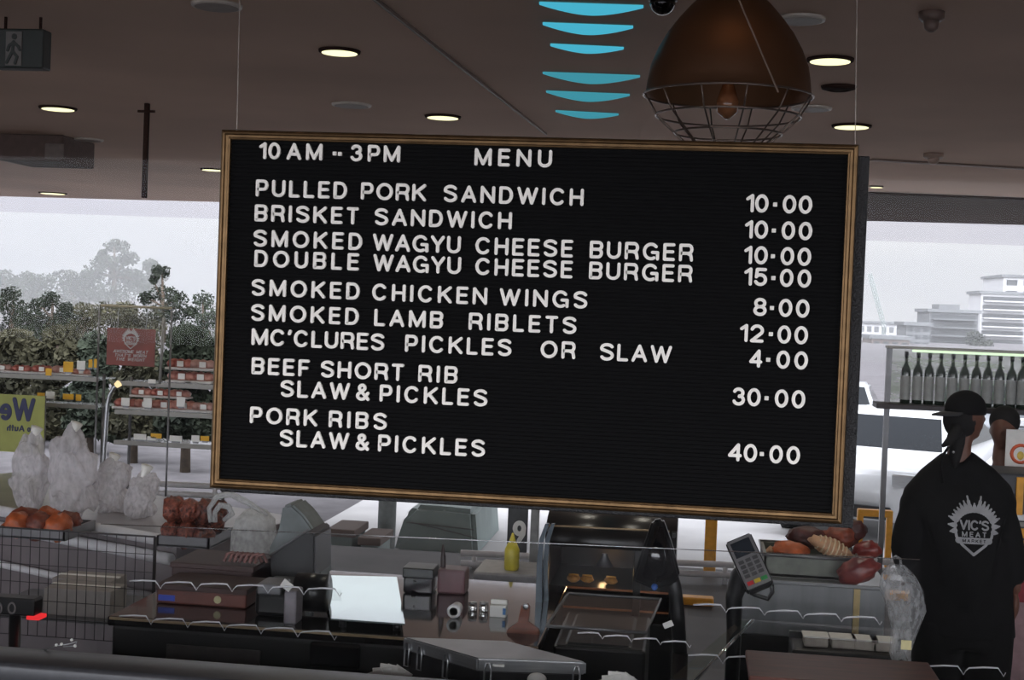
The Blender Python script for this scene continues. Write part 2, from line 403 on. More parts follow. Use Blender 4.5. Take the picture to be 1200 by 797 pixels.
# writing: words measured on the board (photo x from, photo x to, word), baseline point of the line
LINES = [
 ('10 AM 3PM heading', (308, 186.3), [('10', 303.8, 328.2), ('AM', 335.9, 377.5), ('3', 410.5, 424.5), ('PM', 430.9, 468.8)], 20.0, [(391.8, 179.8), (398.0, 180.3)]),
 ('MENU heading', (562, 194.2), [('MENU', 556, 646.8)], 20.6, []),
 ('PULLED PORK SANDWICH', (302, 230.2), [('PULLED', 299.6, 406.5), ('PORK', 423, 499.5), ('SANDWICH', 519.9, 684.3)], 20.3, []),
 ('BRISKET SANDWICH', (301, 259.4), [('BRISKET', 298.3, 420.3), ('SANDWICH', 439.1, 600)], 20.3, []),
 ('SMOKED WAGYU CHEESE BURGER', (305, 289.2), [('SMOKED', 296.9, 424.3), ('WAGYU', 436.8, 540), ('CHEESE', 557.3, 672), ('BURGER', 691.5, 813.2)], 20.4, []),
 ('DOUBLE WAGYU CHEESE BURGER', (300, 312.8), [('DOUBLE', 298, 420.6), ('WAGYU', 437.3, 540.4), ('CHEESE', 557.3, 671.5), ('BURGER', 690.8, 812.2)], 20.4, []),
 ('SMOKED CHICKEN WINGS', (302, 346.9), [('SMOKED', 294.7, 421.5), ('CHICKEN', 436.2, 571.2), ('WINGS', 585.7, 688.9)], 20.4, []),
 ('SMOKED LAMB RIBLETS', (302, 376.3), [('SMOKED', 294.1, 420.3), ('LAMB', 438.6, 519.3), ('RIBLETS', 549.6, 676.1)], 20.4, []),
 ("MC'CLURES PICKLES OR SLAW", (296, 404.5), [("MC'CLURES", 294.7, 450.5), ('PICKLES', 474.9, 599.8), ('OR', 634, 675), ('SLAW', 703.6, 788.1)], 20.4, []),
 ('BEEF SHORT RIB', (296, 438.6), [('BEEF', 294.7, 362.5), ('SHORT', 375.9, 473.4), ('RIB', 490.5, 536.4)], 20.4, []),
 ('SLAW & PICKLES under the beef', (331, 465.2), [('SLAW', 328.6, 409.8), ('&', 417.9, 433.1), ('PICKLES', 445, 571.4)], 20.4, []),
 ('PORK RIBS', (294, 496.1), [('PORK', 292.8, 371.7), ('RIBS', 385.4, 453.3)], 20.2, []),
 ('SLAW & PICKLES under the pork', (330, 523.2), [('SLAW', 327.7, 408.9), ('&', 417.5, 432.5), ('PICKLES', 443.2, 568.7)], 20.4, []),
 ('price 10.00 for pulled pork', (879, 248.7), [('10', 874.5, 900.7), ('00', 917.2, 952)], 21.3, [(908.5, 239.6)]),
 ('price 10.00 for brisket', (878, 279.4), [('10', 873.2, 900.1), ('00', 915.9, 952)], 21.3, [(906.9, 270.2)]),
 ('price 10.00 for wagyu burger', (877, 309.4), [('10', 872.3, 899.8), ('00', 914.8, 950.7)], 21.3, [(905.8, 300.3)]),
 ('price 15.00 for double burger', (877, 334.8), [('15', 872.3, 899.2), ('00', 913.9, 950.7)], 21.3, [(906.4, 325.8)]),
 ('price 8.00 for wings', (890, 370.4), [('8', 882.9, 898.5), ('00', 912.6, 948.7)], 21.3, [(904.7, 361.0)]),
 ('price 12.00 for riblets', (872, 400.9), [('12', 867.3, 895.2), ('00', 911.1, 947)], 21.3, [(903.4, 391.6)]),
 ('price 4.00 for pickles or slaw', (888, 431.0), [('4', 878.1, 893.3), ('00', 909.8, 946.9)], 21.3, [(900.3, 421.7)]),
 ('price 30.00 for beef rib', (865, 475.4), [('30', 858, 891.5), ('00', 908, 943.8)], 21.3, [(898.3, 466.8)]),
 ('price 40.00 for pork ribs', (863, 540.8), [('40', 853, 887.3), ('00', 901.6, 937.7)], 21.3, [(892.8, 532.2)]),
]
YT = 0.001
T_board = lambda x, z, d: Vector((x, YT+d, z))
for name, (bxp, byp), words_, hp, dots in LINES:
    z = P(bxp, byp, YT).z; H = hp/497.0
    if name.startswith('price'): H = hp/508.0
    price = name.startswith('price')
    bm = BM()
    for w_, xa, xb in words_:
        word(bm, w_, P(xa, byp-8, YT).x, P(xb, byp-8, YT).x, z, H, T_board, 0.0, 0.0075)
        if not price:
            obj('lettering', bm, m_letter, board, label='white plastic letters reading %s, in the line %s' % (w_, name)); bm = BM()
    for dx, dy in dots:
        p = P(dx, dy, YT); q = 0.0048 if price else 0.0046
        box(bm, (p.x-q, YT, p.z-q), (p.x+q, YT+0.0075, p.z+q), 0.0012)
    if dots: obj('lettering', bm, m_letter, board, label='white plastic figures of the %s' % name if price else 'two square white dots between the opening hours')
    else: bm.free()

# ================================================================== CEILING FITTINGS
m_lamp = glow('downlight_glow', (255, 250, 196), 1.5)
m_ring = M('white_downlight_ring', (206, 196, 186), 0.5, var=0.05)
m_off = M('unlit_diffuser', (150, 138, 128), 0.6, var=0.08)
def downlight(px, py, wpx, lit, label):
    c = PZ(px, py, CEIL); dist = (c-EYE).length; r = wpx/F_PX*dist/2
    t = thing('downlight', label, 'ceiling light', c, 'recessed round ceiling downlights')
    bm = BM(); lathe(bm, c, [(r*0.98, -0.012), (r*1.12, -0.010), (r*1.15, 0.0), (r*0.98, 0.0)], 28); obj('ring', bm, m_ring if not lit else m_dark, t, True)
    bm = BM(); lathe(bm, c, [(r*0.97, -0.013), (r*0.97, -0.002)], 28); obj('diffuser', bm, m_lamp if lit else m_off, t)
    if lit:
        ld = bpy.data.lights.new('downlight_beam', 'SPOT'); ld.energy = 22; ld.spot_size = R(120); ld.color = (1, .93, .8); ld.shadow_soft_size = r
        lo_ = bpy.data.objects.new('downlight_beam', ld); COL.objects.link(lo_); lo_.location = (0, 0, -0.03); lo_.parent = t
for d in ((398, 59, 42, 1, 'lit round downlight above the left half of the menu board, higher of two'),
          (519, 136, 37, 1, 'lit round downlight just above the frame over the word MENU'),
          (68, 126, 36, 1, 'lit round downlight under the exit sign at the left'),
          (973, 69, 46, 1, 'lit round downlight to the upper right of the copper pendant, biggest glowing one'),
          (998, 147, 39, 1, 'lit round downlight just above the right top corner of the board'),
          (249, 198, 24, 1, 'small lit downlight half hidden behind the left edge of the frame'),
          (62, 226, 27, 1, 'lit downlight at the far edge of the ceiling over the trees'),
          (1027, 218, 14, 1, 'tiny lit downlight beside the right edge of the dark panel'),
          (254, 5, 50, 0, 'unlit pale ring fitting at the top of the view, largest of the unlit ones'),
          (412, 122, 40, 0, 'unlit ring fitting between two lit downlights over the left of the board'),
          (104, 163, 28, 0, 'unlit ring fitting near the dark hanging post'),
          (938, 21, 49, 0, 'unlit pale ring fitting high above the brightest downlight'),
          (951, 126, 40, 0, 'unlit pale ring fitting beside the wire basket of the pendant')):
    downlight(*d)

# blue-lit crescent slots, two recessed fittings of three
m_blue1 = glow('blue_slot_glow', (76, 186, 214), 0.95); m_blue2 = glow('blue_slot_glow_teal', (70, 160, 178), 0.85)
m_slotrim = M('slot_rim', (70, 62, 60), 0.6)
def slots(label, rows, mat):
    c0 = PZ(690, rows[1][1], CEIL)
    t = thing('louvred_skylight', label, 'skylight', c0)
    for x0, y, x1, dep in rows:
        a, b = PZ(x0, y-2, CEIL-0.001), PZ(x1, y+2, CEIL-0.001); m_ = PZ((x0+x1)/2, y+dep, CEIL-0.001)
        # flat edge a-b with a bowed edge through m_
        pts = []
        n = 16
        for i in range(n+1):
            f = i/n; base = a.lerp(b, f); bow = (m_-a.lerp(b, .5))*(1-abs(2*f-1)**1.7)
            pts.append(base+bow)
        bm = BM(); bm.faces.new([bm.verts.new(p) for p in [a+(b-a)*0.0]+pts[1:-1]+[b]])
        r = bmesh.ops.extrude_face_region(bm, geom=bm.faces[:])
        for v in [g for g in r['geom'] if isinstance(g, bmesh.types.BMVert)]: v.co.z -= 0.010
        bmesh.ops.recalc_face_normals(bm, faces=bm.faces[:])
        obj('slot_pane', bm, mat, t)
slots('upper set of three blue crescent slots glowing in the ceiling', [(632, 4, 754, 11), (636, 28, 742, 10), (645, 53, 731, 7)], m_blue1)
slots('lower set of three blue crescent slots glowing in the ceiling, just above the board', [(636, 86, 750, 10), (640, 108, 738, 9), (651, 131, 725, 6)], m_blue2)

# security dome at the very top
c = PZ(777, -6, CEIL)
t = thing('dome_camera', 'black dome camera on the ceiling, cut by the top of the view', 'camera', c)
r = 15/F_PX*(c-EYE).length
bm = BM(); lathe(bm, c, [(r*1.1, 0), (r*1.1, -0.02), (r, -0.022)], 24); obj('base', bm, m_black, t, True)
bm = BM(); lathe(bm, c, [(r, -0.022)]+[(r*math.cos(R(a)), -0.022-r*math.sin(R(a))) for a in range(15, 91, 15)][:-1]+[(r*0.1, -0.022-r)], 24); obj('dome', bm, m_blackgl, t, True)
# detectors on the ceiling
for (x, y, w, lab) in ((1092, 14, 28, 'brown smoke detector high at the right, above the bare ceiling'), (1094, 180, 22, 'pale smoke detector beside the pale ceiling batten at the right')):
    c = PZ(x, y, CEIL); r = w/F_PX*(c-EYE).length/2
    t = thing('smoke_detector', lab, 'smoke detector', c)
    mm = M('detector_shell_dark' if y < 50 else 'detector_shell', (110, 92, 84) if y < 50 else (170, 146, 132), 0.5)
    bm = BM(); lathe(bm, c, [(r, 0), (r, -0.02), (r*.8, -0.03)], 20); obj('base', bm, mm, t, True)
    bm = BM(); lathe(bm, c, [(r*.6, -0.03), (r*.5, -0.055), (r*.2, -0.065)], 20); obj('sensor_cap', bm, mm, t, True)
c = PZ(983, 101, CEIL); r = 40/F_PX*(c-EYE).length/2
bm = BM(); lathe(bm, c, [(r, 0), (r*.95, -0.012), (r*.6, -0.02), (r*.55, -0.012), (r*.3, -0.018)], 24)
tag(recentre(obj('air_vent', bm, m_dark, None, True)), 'dark round air vent between the two brightest downlights at the right', 'vent')

# exit sign hung at the top left
m_sign = M('dark_green_sign', (34, 42, 38), 0.5, var=0.1)
Ye = 1.7
c, w, h = span(-12, 32, 54, 81, Ye)
t = thing('exit_sign', 'dim exit sign with a running man, hanging from the ceiling at the far left', 'sign', (c.x, Ye+0.04, c.z+h/2))
bm = BM(); box(bm, (c.x-w/2, Ye, c.z-h/2), (c.x+w/2, Ye+0.07, c.z+h/2), 0.006); obj('housing', bm, m_sign, t)
c2, w2, h2 = span(6, 36, 27, 78, Ye)
bm = BM(); box(bm, (c2.x-w2/2, Ye-0.004, c2.z-h2/2), (c2.x+w2/2, Ye, c2.z+h2/2)); obj('panel', bm, M('sign_panel_grey', (104, 100, 96), 0.5), t)
Te = lambda x, z, d: Vector((c2.x+x*h2, Ye-0.007+d, c2.z-h2/2+z*h2))
bm = BM()
ribbon(bm, [(0.02, .84), (0.02, .86)], .16, Te, 0, .003)
for pl in ([(0.0, .70), (-.03, .42)], [(-.03, .42), (.12, .26), (.06, .06)], [(-.03, .42), (-.12, .24), (-.2, .08)], [(0, .68), (.15, .56), (.2, .46)], [(0, .68), (-.14, .58), (-.18, .44)]):
    ribbon(bm, pl, .085, Te, 0, .003)
obj('running_man', bm, m_sign, t)
for sx in (-1, 1):
    bm = BM(); tube(bm, [(c.x+sx*w*.35, Ye+0.035, c.z+h/2), (c.x+sx*w*.35, Ye+0.035, CEIL)], 0.006, 8); obj('hanger_rod', bm, m_dark, t)
# dark hanging post with a short crossbar
Yp = 4.0
a, b = P(171, 128, Yp), P(169, 232, Yp)
t = thing('hanging_post', 'dark slim post with a short crossbar hanging from the ceiling at the left', 'post', (a.x, Yp, CEIL))
kk = 1/PPM(Yp)
bm = BM(); box(bm, (b.x-3*kk, Yp-3*kk, b.z), (b.x+3*kk, Yp+3*kk, CEIL), 0.004); obj('pole', bm, m_dark, t)
p = P(173, 131, Yp); bm = BM(); box(bm, (p.x-11*kk, Yp-5*kk, p.z-1.5*kk), (p.x+11*kk, Yp-3*kk, p.z+1.5*kk)); obj('crossbar', bm, m_dark, t)
# flat ceiling unit at the left
c, w, h = span(-8, 166, 78, 189, 5.6)
t = thing('ceiling_unit', 'dark boxy ceiling unit with a lighter end panel, left above the trees', 'ceiling unit', (c.x, 5.8, CEIL))
bm = BM(); box(bm, (c.x-w/2, 5.6, c.z-h/2), (c.x+w/2, 6.1, CEIL), 0.01); obj('casing', bm, M('unit_casing', (86, 70, 64), .8), t)
c2, w2, h2 = span(52, 168, 76, 187, 5.6)
bm = BM(); box(bm, (c2.x-w2/2, 5.592, c2.z-h2/2), (c2.x+w2/2, 5.6, c2.z+h2/2)); obj('end_panel', bm, M('unit_panel', (104, 92, 86), .6), t)

# copper pendant with wire basket below
Yc = 0.95
m_copper = M('aged_copper', (100, 74, 56), 0.42, 0.7, var=0.15, scale=6)
k_ = 1/PPM(Yc)
nt = m_copper.node_tree; pb = nt.nodes['Principled BSDF']; mxs = nt.nodes.new('ShaderNodeMixShader'); tls = nt.nodes.new('ShaderNodeBsdfTranslucent')
tls.inputs['Color'].default_value = lin((196, 140, 100)); mxs.inputs['Fac'].default_value = 0.17
nt.links.new(pb.outputs['BSDF'], mxs.inputs[1]); nt.links.new(tls.outputs['BSDF'], mxs.inputs[2]); nt.links.new(mxs.outputs['Shader'], nt.nodes['Material Output'].inputs['Surface'])
rim = P(853, 112, Yc); rr = 97*k_
t = thing('pendant_lamp', 'large copper bell pendant with a wire basket guard, above the right half of the board', 'pendant lamp', (rim.x, Yc, CEIL))
bm = BM(); prof = []
hz = CEIL-0.03-rim.z
for f, q in ((0, 1.0), (.02, .985), (.12, .97), (.25, .94), (.4, .86), (.55, .75), (.68, .62), (.8, .48), (.9, .34), (.96, .2), (1, .08)): prof.append((rr*q, f*hz))
lathe(bm, rim, prof, 40, cap=False); obj('shade', bm, m_copper, t, True)
bm = BM(); lathe(bm, (rim.x, Yc, CEIL-0.034), [(0.05, 0), (0.06, 0.034)], 20); obj('ceiling_cap', bm, m_copper, t, True)
m_wire = M('dull_wire', (128, 112, 102), 0.35, 0.8)
bm = BM()
for (y, hw) in ((113, 98), (137, 84), (157, 62), (176, 40)):
    p = P(853, y, Yc); tube(bm, [(p.x+hw*k_*math.cos(2*math.pi*i/40), Yc+hw*k_*math.sin(2*math.pi*i/40), p.z) for i in range(40)], 0.0032, 6, True)
zs = [(P(853, y, Yc).z, hw*k_) for y, hw in ((113, 98), (137, 84), (157, 62), (176, 40))]
for i in range(12):
    a_ = 2*math.pi*i/12+.2; tube(bm, [(rim.x+r_*math.cos(a_), Yc+r_*math.sin(a_), z_) for z_, r_ in zs], 0.0026, 6)
obj('wire_basket', bm, m_wire, t, True)
bm = BM(); lathe(bm, (rim.x, Yc, rim.z-0.02), [(0.006, -0.05), (0.03, -0.03), (0.034, 0.0), (0.018, 0.05), (0.016, 0.1)], 16); obj('bulb', bm, M('amber_bulb', (140, 92, 62), 0.2, var=.1), t, True)
ld = bpy.data.lights.new('pendant_glow', 'POINT'); ld.energy = .055; ld.color = (1, .66, .36); ld.shadow_soft_size = .03  # added light set ahead of the bulb to give the shade its highlight
lo_ = bpy.data.objects.new('pendant_glow', ld); COL.objects.link(lo_); lo_.location = Vector((rim.x, Yc-.155, rim.z+.12))-t.location; lo_.parent = t
bm = BM(); tube(bm, [P(866, 0, Yc-rr*1.02), P(912, 108, Yc-rr*1.02)], 0.0028, 6); obj('joint_reflection', bm, M('joint_reflection_pale', (140, 118, 102), 0.5), t)  # pale line built for a ceiling joint's reflection across the shade

# ================================================================== OUTSIDE BEYOND THE SHOP (reflected scenery, built as solid things)
# -- trees
def foliage_mat(n, c1, c2):
    return M(n, c1, 0.8, var=0.3, scale=1.2, rgb2=c2, spec=0.15)
m_leaf_d = foliage_mat('leaf_dark', (24, 30, 23), (40, 46, 34))
m_leaf_o = foliage_mat('leaf_olive', (44, 44, 33), (64, 62, 46))
m_leaf_g = foliage_mat('leaf_grey_green', (38, 45, 37), (58, 65, 53))
m_bark = M('bark', (70, 60, 50), 0.9, var=.3, scale=8)
def leaf_clump(bm, c, r, n, q, rnd):
    for _ in range(n):
        d = Vector((rnd.gauss(0, 1), rnd.gauss(0, 1), rnd.gauss(0, 1))).normalized()*(rnd.random()**0.4)
        p = Vector(c)+Vector((d.x*r[0], d.y*r[1], d.z*r[2])); s = q*(.6+.8*rnd.random())
        a = Vector((rnd.gauss(0, 1), rnd.gauss(0, 1), rnd.gauss(0, 1))).normalized(); b = a.orthogonal().normalized()
        b = Matrix.Rotation(rnd.random()*6.28, 3, a) @ b; e = a.cross(b)
        bm.faces.new([bm.verts.new(p+b*s), bm.verts.new(p+e*s*.6), bm.verts.new(p-b*s), bm.verts.new(p-e*s*.6)])
def tree(name, label, base_px, Y, clumps, mat, group=None, n=170, seed=1, cat='tree'):
    """clumps: (photo x, photo y, half-width px, half-height px)"""
    rnd = random.Random(seed); k = 1/PPM(Y)
    bx = P(base_px, 400, Y).x
    t = thing(name, label, cat, (bx, Y, -0.5), group)
    bm = BM()
    for (x, y, hw, hh) in clumps:
        c = P(x, y, Y); c.y += rnd.uniform(-.5, .5)*hw*k
        leaf_clump(bm, c, (hw*k, hw*k*.8, hh*k), int(n*(1.9 if k > .03 else 3.2)*max(.5, hw*hh/350)), max(1.9*k, 0.062), rnd)
    obj('crown', bm, mat, t)
    bm = BM(); top = P(clumps[0][0], clumps[0][1], Y)
    r0 = max(0.08, 3.5*k)
    tube(bm, [(bx, Y, -0.5), ((bx*.6+top.x*.4), Y, -0.5+(top.z+.5)*.5), (top.x, Y, top.z)], [r0, r0*.7, r0*.3], 8)
    for (x, y, hw, hh) in clumps[1:]:
        c = P(x, y, Y); m0 = Vector((bx*.6+top.x*.4, Y, -0.5+(top.z+.5)*.5)); tube(bm, [m0, m0.lerp(c, .6)+Vector((0, 0, hw*k*.2)), c], [r0*.5, r0*.35, r0*.15], 6)
    obj('trunk', bm, m_bark, t, True)
    return t
YF = 150
tree('tree', 'tall pale hazy tree with a domed top, highest of the far trees at the left', 133, YF,
     [(134, 288, 17, 9), (119, 300, 7, 8), (128, 308, 24, 10), (150, 303, 14, 9), (112, 322, 16, 14), (140, 325, 26, 14), (158, 330, 14, 16), (130, 345, 36, 14)], m_leaf_g, 'hazy far trees', 420, 2)
for i, (cx_, lab, cl) in enumerate((
    (8, 'low hazy tree at the far left of the skyline', [(6, 326, 14, 12), (20, 336, 16, 12), (2, 346, 20, 14)]),
    (50, 'broad hazy tree beside the far-left one, flat topped', [(30, 328, 14, 11), (52, 332, 18, 12), (44, 346, 28, 16)]),
    (88, 'broad hazy tree just left of the tallest hazy tree', [(78, 326, 22, 11), (98, 328, 14, 12), (86, 344, 28, 18)]),
    (178, 'pale hazy small tree just right of the tallest hazy tree', [(178, 312, 11, 9), (185, 322, 14, 12), (176, 336, 16, 18)]))):
    tree('tree', lab, cx_, YF-6-6*i, cl, m_leaf_g, 'hazy far trees', 420, 5+i)
YN = 62
tree('tree', 'dark leafy tree with a separate round top, beside the board frame at the left', 192, YN,
     [(190, 318, 13, 9), (180, 328, 6, 6), (190, 345, 22, 12), (210, 352, 14, 12), (170, 350, 10, 9), (196, 368, 30, 14), (226, 366, 12, 8)], m_leaf_d, 'dark trees across the car park', 330, 21)
for i, (cx_, lab, cl) in enumerate((
    (14, 'dark bushy tree at the far left edge under the hazy ones', [(16, 344, 14, 10), (2, 356, 14, 12), (20, 366, 22, 16), (10, 392, 24, 20)]),
    (60, 'dark wide tree second from the left edge', [(62, 350, 14, 9), (45, 358, 14, 10), (74, 362, 12, 10), (58, 384, 30, 22), (34, 374, 20, 18), (84, 376, 22, 18), (50, 396, 34, 18)]),
    (100, 'olive tree left of the red sign, with yellowish leaves', [(98, 362, 14, 10), (110, 376, 16, 14), (92, 390, 24, 20)]),
    (146, 'dull dark tree directly behind the red sign', [(146, 362, 20, 10), (160, 378, 20, 16), (138, 396, 24, 20), (122, 366, 18, 14), (180, 382, 16, 20), (146, 372, 28, 16), (176, 398, 22, 20)]),
    (238, 'dark grey-green tree tucked against the left edge of the frame', [(238, 352, 14, 12), (244, 374, 18, 18), (230, 392, 22, 18), (250, 402, 22, 16)]))):
    tree('tree', lab, cx_, YN-2-i*1.5, cl, (m_leaf_d, m_leaf_d, m_leaf_o, m_leaf_o, m_leaf_g)[i], 'dark trees across the car park', 330, 31+i)
YB = 18.5
for i, (cx_, lab, cl, mm) in enumerate((
    (20, 'olive bush low at the far left, behind the yellow-green banner', [(20, 402, 26, 18), (0, 420, 26, 20), (46, 420, 24, 22), (30, 430, 30, 18), (10, 448, 30, 14)], m_leaf_o),
    (70, 'brownish olive bush between the banner and the red sign', [(68, 398, 24, 18), (86, 420, 22, 20), (60, 438, 28, 16)], m_leaf_o),
    (108, 'dull green bush left of the street lamp shape', [(108, 410, 18, 22), (120, 432, 20, 20), (104, 448, 22, 14)], m_leaf_g),
    (160, 'dark bush behind the meat shelves, below the red sign', [(160, 420, 24, 20), (180, 436, 24, 18), (150, 446, 24, 14)], m_leaf_o),
    (222, 'dark green bush beside the board frame, behind the meat shelves', [(220, 398, 22, 18), (240, 412, 20, 20), (210, 426, 24, 18), (240, 440, 22, 14)], m_leaf_d))):
    tree('bush', lab, cx_, YB-i*.7, cl+[(cl[0][0]-12, 466, 26, 20), (cl[0][0]+14, 476, 28, 20), (cl[0][0]-6, 496, 30, 18), (cl[0][0]+22, 504, 26, 14)], mm, 'bushes along the car park edge', 260, 51+i, 'bush')

# -- far buildings on the right, tower crane
m_bpale = M('pale_render', (158, 158, 160), 0.8, var=.06, scale=.3); m_bgrey = M('grey_render', (84, 86, 88), .8, var=.12, scale=.3); m_bdark = M('dark_glazing', (36, 40, 44), .3, var=.2)
m_bbrown = M('brown_render', (108, 96, 90), .8, var=.1, scale=.3)
YBd = 190
def building(label, x0, y0, x1, y1, Y, wall, floors, cols, win, depth=14, roofbox=None, dark_bands=False):
    c, w, h = span(x0, y0, x1, y1, Y); top = c.z+h/2
    t = thing('apartment_building', label, 'building', (c.x, Y+depth/2, -0.5))
    bm = BM(); box(bm, (c.x-w/2, Y, -0.5), (c.x+w/2, Y+depth, top)); obj('walls', bm, wall, t)
    bm = BM(); box(bm, (c.x-w/2-.3, Y-.3, top), (c.x+w/2+.3, Y+depth+.3, top+.35)); obj('roof_slab', bm, m_bgrey, t)
    if roofbox:
        rc, rw, rh = span(*roofbox, Y+4); bm = BM(); box(bm, (rc.x-rw/2, Y+4, top), (rc.x+rw/2, Y+9, rc.z+rh/2)); obj('roof_plant_room', bm, wall, t)
    fh = h/floors
    for i in range(floors):
        zc = c.z+h/2-fh*(i+.5)
        if dark_bands:
            bm = BM(); box(bm, (c.x-w*.46, Y-.05, zc-fh*.28), (c.x+w*.46, Y+.1, zc+fh*.2)); obj('window', bm, win, t)
            bm = BM(); box(bm, (c.x-w*.46, Y-1.0, zc-fh*.42), (c.x+w*.46, Y, zc-fh*.28)); obj('balcony', bm, wall, t)
        else:
            for j in range(cols):
                xc = c.x-w/2+w*(j+.5)/cols; ww = w/cols*.32
                bm = BM(); box(bm, (xc-ww, Y-.06, zc-fh*.25), (xc+ww, Y+.1, zc+fh*.25)); obj('window', bm, win, t)
building('pale stepped apartment tower, tallest at the right edge', 1176, 327, 1232, 412, 196, m_bpale, 7, 3, m_bdark)
building('pale apartment block with dark balcony bands, left of the tallest tower', 1150, 346, 1200, 414, 178, m_bpale, 7, 1, m_bdark, 8, None, True)
building('dark grey apartment block with striped balconies and a pale roof box', 1090, 367, 1144, 414, 160, m_bgrey, 5, 1, m_bdark, 9, (1101, 357, 1124, 368), True)
building('low grey block between the dark block and the crane', 1062, 382, 1088, 416, 148, m_bgrey, 4, 3, m_bdark, 7)
building('pale low building behind the crane at the foot of the sky', 1006, 380, 1056, 418, 214, m_bpale, 3, 6, m_bgrey)
building('small brown building near the dark panel, above the parked cars', 1022, 398, 1064, 430, YBd-50, m_bbrown, 3, 4, m_bdark, 8)
# hazy trees among the buildings
tree('tree', 'small dark tree between the two apartment blocks at the right', 1146, 150, [(1142, 398, 12, 10), (1152, 405, 12, 9)], m_leaf_d, None, 300, 71)
tree('tree', 'low green tree line tree beside the crane foot at the right', 1020, 120, [(1024, 425, 16, 9), (1044, 432, 20, 10), (1010, 434, 14, 10)], m_leaf_g, None, 300, 72)
Ycr = 170
t = thing('tower_crane', 'faint tower crane leaning over the skyline beside the dark panel', 'crane', (P(1035, 385, Ycr).x, Ycr, -0.5))
m_cr = M('crane_grey', (120, 128, 126), .6); kc = 1/PPM(Ycr)
def lattice(bm, a, b, w, n):
    a, b = Vector(a), Vector(b); t_ = (b-a).normalized(); s = t_.orthogonal().normalized()*w; s2 = t_.cross(s)
    q = [s+s2, s-s2, -s-s2, -s+s2]
    for v in q: tube(bm, [a+v, b+v], w*.32, 4)
    for i in range(n):
        p, p2 = a.lerp(b, i/n), a.lerp(b, (i+1)/n)
        for j in range(4): tube(bm, [p+q[j], p2+q[(j+1) % 4]], w*.12, 4)
base = P(1036, 382, Ycr)
bm = BM(); lattice(bm, (base.x, Ycr, -0.5), base, 1.5*kc, 14); obj('mast', bm, m_cr, t)
bm = BM(); lattice(bm, base, P(1019, 321, Ycr), 1.5*kc, 18); obj('jib', bm, m_cr, t)
bm = BM(); cbox(bm, base, (4*kc, 3*kc, 3*kc)); obj('cab', bm, m_bpale, t)
# haze volumes added to pale the far trees and buildings
hz_ = bpy.data.materials.new('distant_haze'); hz_.use_nodes = True; nt = hz_.node_tree; nt.nodes.clear()
o_ = nt.nodes.new('ShaderNodeOutputMaterial'); v_ = nt.nodes.new('ShaderNodeVolumeScatter'); v_.inputs['Density'].default_value = 0.008; v_.inputs['Color'].default_value = (.97, .98, 1, 1); v_.inputs['Anisotropy'].default_value = 0.2
nt.links.new(v_.outputs['Volume'], o_.inputs['Volume'])
bm = BM(); box(bm, (-200, 70, -0.4), (5, 114, 60)); o = obj('haze', bm, hz_); tag(o, 'pale haze added in front of the far trees at the left', 'haze', None, 'stuff')
h2_ = hz_.copy(); h2_.name = 'thin_haze'; [n for n in h2_.node_tree.nodes if n.type == 'VOLUME_SCATTER'][0].inputs['Density'].default_value = 0.0038
bm = BM(); box(bm, (6, 70, -0.4), (160, 114, 60)); o = obj('haze', bm, h2_); tag(o, 'thin haze added in front of the far buildings at the right', 'haze', None, 'stuff')

